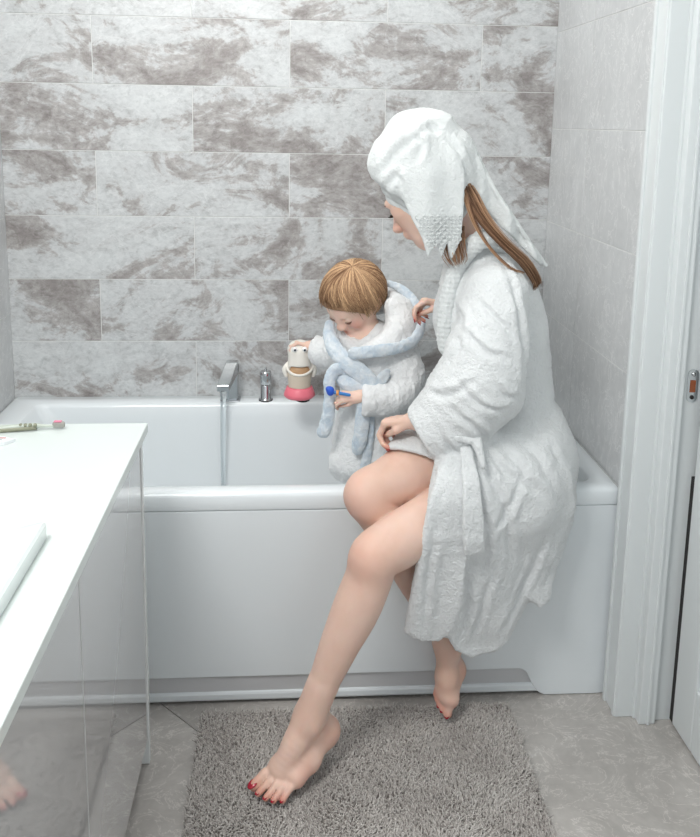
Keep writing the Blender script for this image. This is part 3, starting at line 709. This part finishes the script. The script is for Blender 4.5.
def fold(v):
    z = v[:, 2]
    t = noise(v*110)*.0009+noise(v*np.array([200, 200, 200]))*.0011
    a = noise(v*np.array([17, 17, 5])+np.array([0, 0, 0]))                     # hanging folds
    b = noise(np.c_[v[:, 0]*9+v[:, 2]*14, v[:, 1]*9, v[:, 2]*7-v[:, 0]*16]+4.2)   # slanting creases
    r = 1-np.abs(noise(np.c_[v[:, 0]*8+v[:, 2]*11, v[:, 1]*7, v[:, 2]*8-v[:, 0]*12]+9.))*2.2
    r = np.clip(r, 0, 1)**3
    lo = np.clip((.74-z)/.1, 0, 1)
    cr_ = creases(v, CR_S, .0065, .0065, -.74)*np.clip((z-.70)/.03, 0, 1)+creases(v, CR_L, .0060, .0080, -.72)*np.clip((.74-z)/.03, 0, 1)
    return t+cr_+lo*(a*.0040+r*.0006)+(1-lo)*(b*.0034+r*.0008)+noise(v*30)*.0009
sdf('bathrobe', robf, (1.05, -1.02, .15), (1.68, -.36, 1.26), .0042, M_ROBE, wo, fold, 1)
# belt ends hanging from the tie
def tail_y(off): return lambda x, z: yA(x, z)-off-.012*np.clip((z-.66)/.1, 0, 1)
bl = union(sheet([(1.250, .760), (1.276, .762), (1.290, .68), (1.298, .61), (1.303, .528), (1.258, .522), (1.250, .60), (1.250, .68)], tail_y(.022), .006, .004),
           rc((1.290, -.915, .752), (1.298, -.930, .715), .010, .006))
bl = su([bl, rc((1.240, -.905, .772), (1.29, -.905, .764), .010, .010)], .012)
sdf('belt', bl, (1.20, -1.02, .50), (1.42, -.84, .79), .0036, M_ROBE, wo, lambda v: noise(v*130)*.0011+noise(v*22)*.003, 1)
# lace shawl collar
cp = [(1.385, -.655, 1.150), (1.372, -.715, 1.170), (1.335, -.745, 1.192), (1.298, -.738, 1.172), (1.268, -.728, 1.125), (1.248, -.730, 1.06), (1.240, -.735, .99), (1.244, -.74, .93)]
cp = spline(cp, 24); k = [rc(cp[i], cp[i+1], .019-.0003*abs(i-10), .019) for i in range(23)]
cp2 = spline([(1.385, -.655, 1.150), (1.35, -.60, 1.165), (1.30, -.59, 1.15), (1.262, -.64, 1.08), (1.245, -.69, 1.0)], 16); k += [rc(cp2[i], cp2[i+1], .016) for i in range(15)]
def lace(v):
    a = (v[:, 0]+v[:, 2]-v[:, 1]*1.2)*270; b = (v[:, 2]-v[:, 0]+v[:, 1]*1.2)*270
    return .0019*np.sin(a)*np.sin(b)+noise(v*90)*.0010
sdf('lace_collar', su(k, .01), (1.20, -.79, .88), (1.42, -.54, 1.23), .0032, M_TOWEL, wo, lace, 1)

# head towel
skh = ell(hC, (.112, .092, .108), HX)
cap = inter(skh, plane((1.112, -.67, 1.272), nrm((-.42, .05, -.9))), .012)
cap = inter(cap, plane((1.25, -.67, 1.20), nrm((.2, 0, -1))), .01)
tb_ = su([cap, rc((1.120, -.68, 1.362), (1.172, -.68, 1.395), .060, .074), rc((1.175, -.682, 1.385), (1.235, -.685, 1.365), .086, .074), rc((1.235, -.685, 1.365), (1.275, -.69, 1.335), .070, .045),
          rc((1.088, -.69, 1.345), (1.12, -.735, 1.31), .026, .026), rc((1.15, -.66, 1.43), (1.215, -.70, 1.440), .040, .034)], .03)
def yF(x, z): return -.778+.03*((x-1.20)/.08)**2*.6+.085*np.clip((z-1.33)/.11, 0, 1.4)**2-.006*np.sin(x*60)
flp = [(1.137, 1.262), (1.155, 1.225), (1.172, 1.195), (1.186, 1.150), (1.2065, 1.185), (1.218, 1.146), (1.231, 1.182), (1.243, 1.142), (1.262, 1.190), (1.266, 1.25), (1.266, 1.335), (1.255, 1.40), (1.19, 1.43), (1.13, 1.39), (1.122, 1.32)]
flap = sheet(flp, yF, .0055, .003)
tl_ = sheet([(1.245, 1.40), (1.285, 1.400), (1.318, 1.352), (1.352, 1.292), (1.398, 1.230), (1.442, 1.168), (1.484, 1.122), (1.478, 1.113), (1.444, 1.140), (1.400, 1.184), (1.362, 1.215), (1.315, 1.270), (1.272, 1.330)],
            lambda x, z: -.690-.035*np.sin((x-1.26)*13)+.012*np.sin(x*90), .005, .003)
tl_ = union(tl_, *[rc(a, b, .0055) for a, b in zip([(1.285, -.70, 1.398), (1.318, -.715, 1.350), (1.352, -.722, 1.290), (1.398, -.725, 1.228), (1.442, -.717, 1.168)], [(1.318, -.715, 1.350), (1.352, -.722, 1.290), (1.398, -.725, 1.228), (1.442, -.717, 1.168), (1.484, -.70, 1.119)])])
tow = su([su([tb_, flap], .022), tl_], .012)
tow = sub(tow, union(ell((1.196, -.752, 1.440), (.020, .014, .013), [[.8, 0, -.6], [0, 1, 0], [.6, 0, .8]]), rc((1.222, -.752, 1.432), (1.226, -.768, 1.398), .004, .003),
                     rc((1.085, -.745, 1.30), (1.13, -.775, 1.36), .003), rc((1.16, -.745, 1.46), (1.185, -.77, 1.43), .003)), .008)
tow = sub(tow, ell(hp(.05, 0, -.06), (.09, .085, .07), HX), .006)
def tfold(v):
    r = np.clip(1-np.abs(noise(np.c_[v[:, 0]*9+v[:, 2]*5, v[:, 1]*8, v[:, 2]*9-v[:, 0]*8]+2.))*2.4, 0, 1)**3
    sm = np.clip((v[:, 2]-1.27)/.06, 0, 1)
    return noise(v*120)*.0007+noise(v*230)*.0007+creases(v, [[(1.075, 1.33), (1.12, 1.39), (1.18, 1.435)], [(1.09, 1.30), (1.115, 1.33), (1.125, 1.29)], [(1.14, 1.44), (1.165, 1.40), (1.15, 1.35)], [(1.225, 1.42), (1.26, 1.37), (1.275, 1.33)]], .006, .007, -.70)+sm*(r*.0022+noise(v*np.array([14, 14, 9]))*.0022)*np.clip((1.31-v[:, 0])/.04, 0, 1)
sdf('head_towel', tow, (1.02, -.84, 1.09), (1.52, -.54, 1.51), .0034, M_TOWEL, wo, tfold, 1)
# inner cap band on the brow
band = inter(ell(hC+V(0, 0, .002), (.103, .080, .099), HX), plane((1.118, -.67, 1.254), nrm((-.42, .05, -.9))), .005)
band = inter(band, plane((1.17, -.67, 1.25), nrm((.8, 0, -.5))), .005)
sdf('towel_band', band, (1.05, -.78, 1.20), (1.30, -.56, 1.42), .004, M_TOWEL, wo, lambda v: noise(v*150)*.0006, 1)
# lace border of the towel flap: raised lozenges and rings
E_ = []; ER = []; RV = []; RFc = []; n0 = 0
inside = poly2(flp); st = .0165
for i in range(-12, 14):
    for j in range(-12, 14):
        x = 1.2+(i+j)*st*.5; z = 1.20+(i-j)*st*.5*1.0
        if z > 1.243 or inside(np.array([[x, z]]))[0] > -.004: continue
        y = float(yF(x, z))-.0078
        aa = np.arange(12)*math.pi/6; ring = np.stack([x+.0042*np.cos(aa), np.full(12, y), z+.0042*np.sin(aa)], 1)
        E_.append(np.vstack([ring, ring[:1]])); ER.append(np.full(13, .0015))
        for dx_, dz_ in ((1, 1), (1, -1)):
            a = np.array([x-.5*st*.5*(1-dx_), 0, z]); p = np.array([x, y, z+st*.5]) if dz_ > 0 else np.array([x, y, z-st*.5]); q_ = np.array([x+st*.5, y, z])
            q2 = np.array([[q_[0], q_[2]]])
            if inside(q2)[0] > -.001: continue
            E_.append(np.linspace(p, q_, 13)); ER.append(np.full(13, .0012))
v, f = tubes(E_, ER, 4); mesh('lace_border', v, f, M_TOWEL, wo)
# long hair
def strands(n, ctrl, jit, r, taper=.35, seed=1):
    g = np.random.default_rng(seed); P = []; R = []
    for _ in range(n):
        u = g.random(); w_ = g.normal(0, 1, 3); c = []
        for k, (a, b) in enumerate(ctrl):
            a, b = np.array(a), np.array(b); c.append(a+(b-a)*u+w_*jit+g.normal(0, jit*.35, 3))
        P.append(spline(c, 18)); R.append(np.linspace(1, taper, 18)*r*(.7+.6*g.random()))
    return P, R
P1, R1 = strands(190, [((1.262, -.735, 1.335), (1.275, -.735, 1.325)), ((1.268, -.750, 1.29), (1.300, -.74, 1.290)), ((1.300, -.768, 1.232), (1.325, -.762, 1.240)), ((1.350, -.774, 1.180), (1.370, -.766, 1.188)),
                       ((1.408, -.758, 1.128), (1.428, -.742, 1.140)), ((1.448, -.728, 1.080), (1.466, -.715, 1.090)), ((1.452, -.718, 1.062), (1.468, -.708, 1.078))], .0019, .0016, .10)
P2_, R2_ = strands(22, [((1.262, -.755, 1.30), (1.275, -.755, 1.30)), ((1.285, -.772, 1.235), (1.295, -.770, 1.232)), ((1.318, -.790, 1.180), (1.325, -.785, 1.178)), ((1.362, -.812, 1.135), (1.368, -.806, 1.136)), ((1.400, -.808, 1.120), (1.405, -.80, 1.121))], .0012, .0014, .2, 2)
P3, R3_ = strands(60, [((1.225, -.745, 1.21), (1.270, -.755, 1.22)), ((1.222, -.755, 1.175), (1.270, -.765, 1.185)), ((1.225, -.765, 1.150), (1.275, -.772, 1.150)), ((1.243, -.772, 1.128), (1.268, -.778, 1.138))], .0028, .0014, .15, 3)
P = np.array(P1+P2_+P3); R = np.array(R1+R2_+R3_); v, f = tubes(P, R, 4)
ho = mesh('hair', v, f, M_HAIR, wo); g = np.random.default_rng(5)
sv = np.clip(g.normal(.5, .3, len(P)), 0, 1); set_attr(ho, 'strand', np.repeat(sv, 18*4))
# ------------------------------------------------------------------ child standing in the tub
ch = empty('person', (1.10, -.36, .142), 'toddler in white bathrobe with pale blue trim standing in the tub holding bath toys', 'person')
kC = V(1.052, -.362, .978)
kg = nrm((-.50, -.46, -.62)); kh = nrm(V(0, 0, 1)-kg[2]*kg); kl = np.cross(kg, kh)
if kl[0] < 0: kl = -kl                       # towards the ear on the right of the picture
KX = np.array([kg, kl, kh]); kp = lambda a, b, c: kC+kg*a+kl*b+kh*c
khd = [ell(kC, (.090, .076, .082), KX), rc(kp(.030, 0, -.030), kp(.052, 0, -.062), .050, .026), ell(kp(.055, .032, -.032), (.026, .022, .024), KX), ell(kp(.055, -.032, -.032), (.026, .022, .024), KX),
       rc(kp(.084, 0, -.012), kp(.093, 0, -.030), .0055, .0075), ell(kp(.093, .008, -.033), (.007, .006, .005), KX), ell(kp(.093, -.008, -.033), (.007, .006, .005), KX),
       ell(kp(.083, 0, -.050), (.007, .014, .005), KX), ell(kp(.080, 0, -.058), (.007, .012, .005), KX), ell(kp(.068, 0, -.078), (.014, .014, .011), KX)]
khd = su(khd, .014)
ears = union(sub(ell(kp(-.004, .077, -.014), (.016, .007, .022), KX), ell(kp(.0, .084, -.014), (.009, .005, .014), KX), .003), ell(kp(-.004, -.077, -.014), (.016, .007, .022), KX))
khd = su([khd, ears], .006)
khd = sub(khd, union(ell(kp(.086, .028, -.008), (.009, .014, .007), KX), ell(kp(.086, -.028, -.008), (.009, .014, .007), KX), ell(kp(.092, 0, -.0535), (.004, .013, .0012), KX)), .006)
khd = su([khd, ell(kp(.073, .028, -.010), (.012, .014, .009), KX), ell(kp(.073, -.028, -.010), (.012, .014, .009), KX)], .003)
kb = [tube([(1.085, -.36, .90), (1.105, -.36, .82), (1.115, -.36, .70), (1.115, -.36, .56), (1.115, -.36, .50)], [.035, .055, .072, .078, .07], 12), rc((1.04, -.345, .835), (1.17, -.375, .83), .038)]
kb += [tube([(1.085, -.37, .52), (1.08, -.37, .34), (1.082, -.37, .19)], [.052, .036, .025], 8), tube([(1.155, -.35, .52), (1.16, -.35, .34), (1.16, -.35, .19)], [.052, .036, .025], 8),
       rc((1.082, -.365, .172), (1.068, -.425, .162), .024, .016), rc((1.16, -.345, .172), (1.15, -.405, .162), .024, .016)]
kw1 = V(1.062, -.478, .722); kw2 = V(.938, -.222, .790)
kb += [tube([(1.19, -.385, .82), (1.20, -.43, .745), tuple(kw1)], [.032, .028, .018], 8), tube([(1.03, -.33, .82), (.985, -.27, .785), tuple(kw2)], [.032, .027, .018], 8)]
p1, f1, t1 = hand(kw1, (-.95, -.20, .06), (-.1, .55, -.8), -1, .098, [.85, .95, 1.0, 1.05], (.35, .7), .5, .026)
p2, f2, t2 = hand(kw2, (-.90, .10, .25), (-.25, -.2, -1), 1, .090, [.75, .8, .8, .8], (.3, .5), .5, .026)
cb = su([su(kb, .03), khd], .016); cb = su([cb, su([union(*p1), union(*p2)], .0)], .012); cb = su([cb, union(*f1), union(*f2)], .004)
cbody = sdf('body', cb, (.84, -.54, .142), (1.25, -.16, 1.08), .0031, M_SKINC, ch, it=1)
blush(cbody, [(kp(.07, .038, -.035), .022, .55), (kp(.07, -.038, -.035), .022, .55), (kp(.10, 0, -.03), .010, .25), (kp(.085, 0, -.054), .013, .95), (kp(0, .08, -.014), .018, .4)]+[(t[0], .012, .4) for t in t1+t2])
E_ = []; ER = []
for sg in (1, -1):
    for k in range(11):
        a = (k-5)/5*.0125; p = kp(.0835-a*a*22-.001, sg*.028+a, -.0155+a*a*22); E_.append(spline([p, p+kg*.003-kh*.002, p+kg*.0055-kh*.004], 4)); ER.append([.0009, .0008, .0006, .0002])
for sg in (1, -1):
    v, f = tubes(E_[:11] if sg == 1 else E_[11:], ER[:11], 4); mesh('eyelashes', v, f, mat('child_lash', (120, 82, 62), .6), ch)
# hair: scalp cap and combed strands from the crown
crown = kp(-.030, .022, .078); hr = (.097, .083, .090)
hcap = sub(ell(kC, (.0955, .0815, .0880), KX), su([ell(kp(.080, 0, -.060), (.074, .088, .094), KX), ell(kp(.01, .088, -.032), (.036, .034, .046), KX), ell(kp(.01, -.088, -.032), (.036, .034, .046), KX)], .01), .006)
hcap = inter(hcap, plane(kp(-.02, 0, -.062), nrm(-kh*1.0)), .006)
co_ = sdf('hair', hcap, (.93, -.48, .84), (1.18, -.25, 1.09), .004, M_HAIRC, ch)
set_attr(co_, 'strand', np.full(len(co_.data.vertices), .3))
g = np.random.default_rng(11); P = []; R = []; SV = []
cdir = nrm(((crown-kC)@KX.T)/np.array(hr)); ca, cbx = nrm(np.cross(cdir, [0, 1, 0])), None; cbx = np.cross(cdir, ca)
fw = nrm(V(1, 0, 0)-V(1, 0, 0)@cdir*cdir); sd = np.cross(cdir, fw)
for i in range(2200):
    az = g.random()*2*math.pi; az0 = az; st0 = g.random()**1.5*.8
    front = max(0, math.cos(az)); side = abs(math.sin(az))
    end = math.radians(120-50*front+g.normal(0, 5))
    if math.cos(az) < 0: end = math.radians(122+g.normal(0, 4))
    if abs(math.sin(az)) > .72 and math.cos(az) > -.30: end = min(end, math.radians(92+g.normal(0, 5)))
    if math.cos(az) > .3: end -= math.radians(1)
    end += math.radians(4*math.sin(az0*13)+3*math.sin(az0*31))
    pts = []; layer = 1+g.random()*.05
    for k in range(12):
        t = k/11; th = st0*.9+(end-st0*.9)*t if end > st0 else end
        a2 = az0+.30*t*t+.22*t*math.sin(az0*3+1)+.07*t*math.sin(az0*17)+.05*math.sin(5*t+i)
        dirv = cdir*math.cos(th)+(fw*math.cos(a2)+sd*math.sin(a2))*math.sin(th)
        q_ = dirv*np.array(hr)*(layer+.02*math.sin(t*math.pi)+(.05*(t-.8) if t > .8 else 0)+.012*math.sin(az0*9)*t+.03*math.sin(az0*23+1)*t*t)
        pts.append(kC+q_@KX)
    P.append(spline(pts, 14)); R.append(np.linspace(1, .3, 14)*.0013); SV.append(np.clip(.50+.15*math.sin(az0*5+st0*3)+.16*math.sin(az0*19)+.12*math.sin(az0*37)+g.normal(0, .26), 0, 1))
v, f = tubes(np.array(P), np.array(R), 4); hh = mesh('hair_strands', v, f, M_HAIRC, co_)
set_attr(hh, 'strand', np.repeat(SV, 14*4))
# fleece robe
rb = [tube([(1.085, -.355, .865), (1.108, -.357, .80), (1.118, -.36, .70), (1.115, -.362, .60), (1.115, -.365, .50)], [.055, .088, .098, .108, .122], 12), rc((1.035, -.345, .825), (1.178, -.375, .820), .046, .050)]
body_r = inter(su(rb, .04), plane((1.1, -.36, .480), (0, 0, -1)), .02)
body_r = sub(body_r, su([ell(kC+V(-.012, -.01, -.01), (.085, .078, .09), KX), rc((1.07, -.37, .92), (1.04, -.42, .90), .05)], .03), .012)
s1 = tube([(1.178, -.38, .822), (1.196, -.41, .768), (1.172, -.445, .725), (1.125, -.465, .712), (1.072, -.477, .712)], [.048, .052, .050, .047, .045], 14)
s1 = inter(s1, plane((1.070, -.477, .712), (-.98, -.1, 0)), .010)
s2_ = tube([(1.035, -.34, .815), (.985, -.275, .785), (.940, -.226, .785)], [.046, .044, .041], 8); s2_ = inter(s2_, plane((.946, -.23, .785), (-.9, .35, 0)), .010)
low = tube([(1.045, -.40, .50), (1.06, -.40, .46)], [.055, .05], 3)
cr = su([body_r, s1, s2_, inter(low, plane((1.1, -.36, .450), (0, 0, -1)), .012)], .018)
fl_n = lambda v: noise(v*75)*.0016+noise(v*170)*.0008+noise(v*np.array([26, 26, 14]))*.0045+np.clip(1-np.abs(noise(v*np.array([18, 18, 11])+3))*2.5, 0, 1)**3*.003
sdf('bathrobe', cr, (.88, -.56, .43), (1.30, -.16, .93), .0042, M_FLEECE, ch, fl_n)
# hood bunched behind the neck, with blue edge
hood = su([tube([(1.135, -.435, .858), (1.175, -.415, .900), (1.180, -.36, .935), (1.16, -.29, .945), (1.10, -.27, .93)], [.030, .036, .040, .036, .034], 14),
           tube([(1.075, -.455, .842), (1.13, -.448, .852), (1.19, -.42, .862)], [.014, .024, .026], 8), rc((1.155, -.40, .955), (1.195, -.38, .90), .022, .03)], .03)
hd = sdf('hood', hood, (.98, -.52, .78), (1.30, -.20, 1.02), .004, M_FLEECE, ch, fl_n)
def ribbon(name, pts, r, m=M_BLUE, par=ch, n=20, h=.0034, flat=1.0):
    sy = 2.6; r = [x*1.22 for x in r]; q = np.array(pts); f0 = tube(q*[1, sy, 1], r, n); f_ = lambda p: f0(p*np.array([1, sy, 1]))*.5; lo = q.min(0)-.03; hi = q.max(0)+.03
    return sdf(name, f_, lo, hi, h, m, par, lambda v: noise(v*130)*.0012+noise(v*40)*.0012, 1)
ribbon('hood_edge', [(1.150, -.335, 1.005), (1.192, -.350, .988), (1.226, -.375, .952), (1.236, -.395, .905), (1.212, -.44, .868), (1.16, -.470, .853), (1.10, -.482, .848), (1.045, -.478, .842)], [.009, .010, .011, .0125, .014, .014, .015, .014])
ribbon('robe_lapel', [(.986, -.375, .895), (.986, -.405, .870), (1.002, -.437, .838), (1.036, -.462, .806), (1.080, -.474, .775), (1.105, -.478, .748)], [.012, .016, .019, .020, .020, .016])
ribbon('belt', [(1.008, -.425, .775), (1.035, -.462, .752), (1.085, -.472, .742), (1.13, -.46, .752), (1.16, -.44, .765)], [.014, .018, .018, .016, .012])
ribbon('belt_end', [(1.020, -.455, .790), (.998, -.462, .792), (.984, -.465, .765), (.985, -.468, .72), (.982, -.470, .67), (.970, -.472, .622)], [.012, .014, .014, .014, .015, .016])
ribbon('belt_end', [(1.090, -.482, .745), (1.075, -.486, .70), (1.072, -.488, .65), (1.066, -.490, .60), (1.060, -.490, .575)], [.012, .015, .017, .017, .013])
ribbon('front_trim', [(1.098, -.474, .70), (1.094, -.476, .64), (1.088, -.482, .56), (1.080, -.486, .505)], [.010, .011, .012, .012])
ribbon('bow', [(1.122, -.474, .748), (1.118, -.480, .775), (1.140, -.472, .790), (1.128, -.478, .765), (1.100, -.482, .752)], [.006, .008, .007, .008, .007])
# ------------------------------------------------------------------ toys in the child's hands
ty = empty('bath_toy', (.902, -.205, .60), 'beige animal bath toy with round eyes and pink base held by the child', 'toy')
TX, TY = .906, -.205
ZO = .028
M_TB = mat('toy_beige', (222, 208, 190), .4); M_TL = mat('toy_cream', (238, 234, 226), .35); M_TM = mat('toy_tan', (196, 156, 118), .5); M_TP = mat('toy_pink', (238, 122, 138), .4)
k = 1.0
hd_ = su([ell((TX, TY, .752), (.036, .032, .026)), rc((TX, TY-.004, .735), (TX, TY-.006, .705), .034, .036)], .012)
hd_ = sub(hd_, rbox((TX, TY-.045, .692), (.028, .03, .012), .008), .006)
sdf('head', hd_, (TX-.06, TY-.06, .64), (TX+.06, TY+.05, .80), .0026, M_TL, ty, it=1)
sdf('mouth', ell((TX, TY-.014, .688), (.031, .026, .024)), (TX-.05, TY-.05, .65), (TX+.05, TY+.03, .73), .0028, M_TM, ty, it=1)
v, f = lathe([(.030, 0), (.0345, .004), (.0335, .03), (.036, .055), (.037, .063), (.034, .066), (.031, .055)], (TX, TY-.004, .617), 40); mesh('cup', v, f, M_TB, ty)
P = [V(TX+.0385*math.cos(a), TY-.006+.033*math.sin(a), .700-.020*abs(math.sin(a))) for a in np.linspace(math.pi*.92, math.pi*2.08, 24)]
v, f = tubes([P], [np.full(24, .0042)], 8); mesh('lip', v, f, M_TL, ty)
for s_ in (-1, 1):
    sdf('arm', tube([(TX+s_*.034, TY-.002, .706), (TX+s_*.044, TY-.008, .690), (TX+s_*.040, TY-.012, .672)], [.007, .0085, .006], 6), (TX-.07, TY-.05, .65), (TX+.07, TY+.03, .73), .0026, M_TL, ty, it=1)
    v, f = lathe([(.0005, .0088), (.005, .0072), (.008, .0035), (.009, 0), (.008, -.004)], (0, 0, 0), 20)
    v = [(TX+s_*.0145+a, TY-.031-c, .757+b) for a, b, c in v]; e = mesh('eye', v, f, mat('eye_white', (246, 246, 246), .15), ty)
    v, f = lathe([(.0003, .0035), (.0025, .0028), (.0038, 0)], (0, 0, 0), 16)
    v = [(TX+s_*.0145+a, TY-.0385-c, .757+b) for a, b, c in v]; mesh('pupil', v, f, mat('pupil_dark', (50, 62, 74), .2), e)
v, f = lathe([(.020, -.006), (.041, .0), (.046, .006), (.044, .014), (.038, .030), (.034, .034), (.030, .02)], (TX, TY-.004, .604), 40, 1.03, 1); mesh('base_ring', v, f, M_TP, ty)
for o_ in ty.children: o_.location.z += ZO
ty.location.z += 0
bt = empty('small_blue_toy', (1.02, -.50, .735), 'small blue plastic toy with orange collar in the toddler left hand', 'toy')
a_, b_2 = V(.985, -.502, .744), V(1.035, -.505, .735)
sdf('stem', rc(V(.995, -.502, .742), b_2, .0052, .0045), (.96, -.53, .71), (1.06, -.48, .77), .002, mat('toy_blue_light', (60, 130, 200), .3), bt, it=1)
sdf('knob', su([ell((.985, -.502, .745), (.011, .010, .013)), ell((.978, -.502, .752), (.006, .008, .006))], .006), (.95, -.53, .71), (1.02, -.48, .78), .002, mat('toy_blue', (42, 92, 205), .3), bt, it=1)
v, f = lathe([(.004, -.004), (.0072, -.003), (.0072, .003), (.004, .004)], (0, 0, 0), 20)
v = [(1.0035+c, -.5025+a, .7405+b) for a, b, c in v]; mesh('collar', v, f, mat('toy_orange', (232, 160, 92), .4), bt)

# ------------------------------------------------------------------ light and camera
w = bpy.data.worlds.new('World'); bpy.context.scene.world = w; w.use_nodes = True
w.node_tree.nodes['Background'].inputs[0].default_value = (.92, .965, 1, 1); w.node_tree.nodes['Background'].inputs[1].default_value = .86
def area(name, loc, tgt, sx, sy, e, col):
    l = bpy.data.lights.new(name, 'AREA'); l.shape = 'RECTANGLE'; l.size = sx; l.size_y = sy; l.energy = e; l.color = col
    o = bpy.data.objects.new(name, l); C.objects.link(o); o.location = loc
    o.rotation_euler = (Vector(tgt)-Vector(loc)).to_track_quat('-Z', 'Y').to_euler(); return o
area('ceiling_light', (.28, -2.0, 2.42), (1.1, -.75, .3), .7, .6, 34, (1, .985, .96))
area('bath_ceiling_light', (.75, -.55, 2.47), (.8, -.5, 0), .5, .4, 7, (1, .985, .96))
cam = bpy.data.cameras.new('camera'); co = bpy.data.objects.new('camera', cam); C.objects.link(co)
Rv = Vector((.99757772, -.06750953, .01676752)).normalized(); Fv = Vector((.06937482, .98318433, -.16892517)).normalized(); Uv = Rv.cross(Fv)
M = Matrix((Rv, Uv, -Fv)).transposed().to_4x4(); M.translation = (.88222802, -2.61185194, 1.44523008); co.matrix_world = M
cam.sensor_fit = 'VERTICAL'; cam.sensor_height = 24; cam.lens = 24*831.4354/837; cam.shift_y = -(418.5-265.476)/837; cam.clip_start = .05
sc = bpy.context.scene; sc.camera = co
sc.view_settings.view_transform = 'Standard'; sc.view_settings.look = 'None'; sc.view_settings.gamma = 1; sc.view_settings.exposure = .13
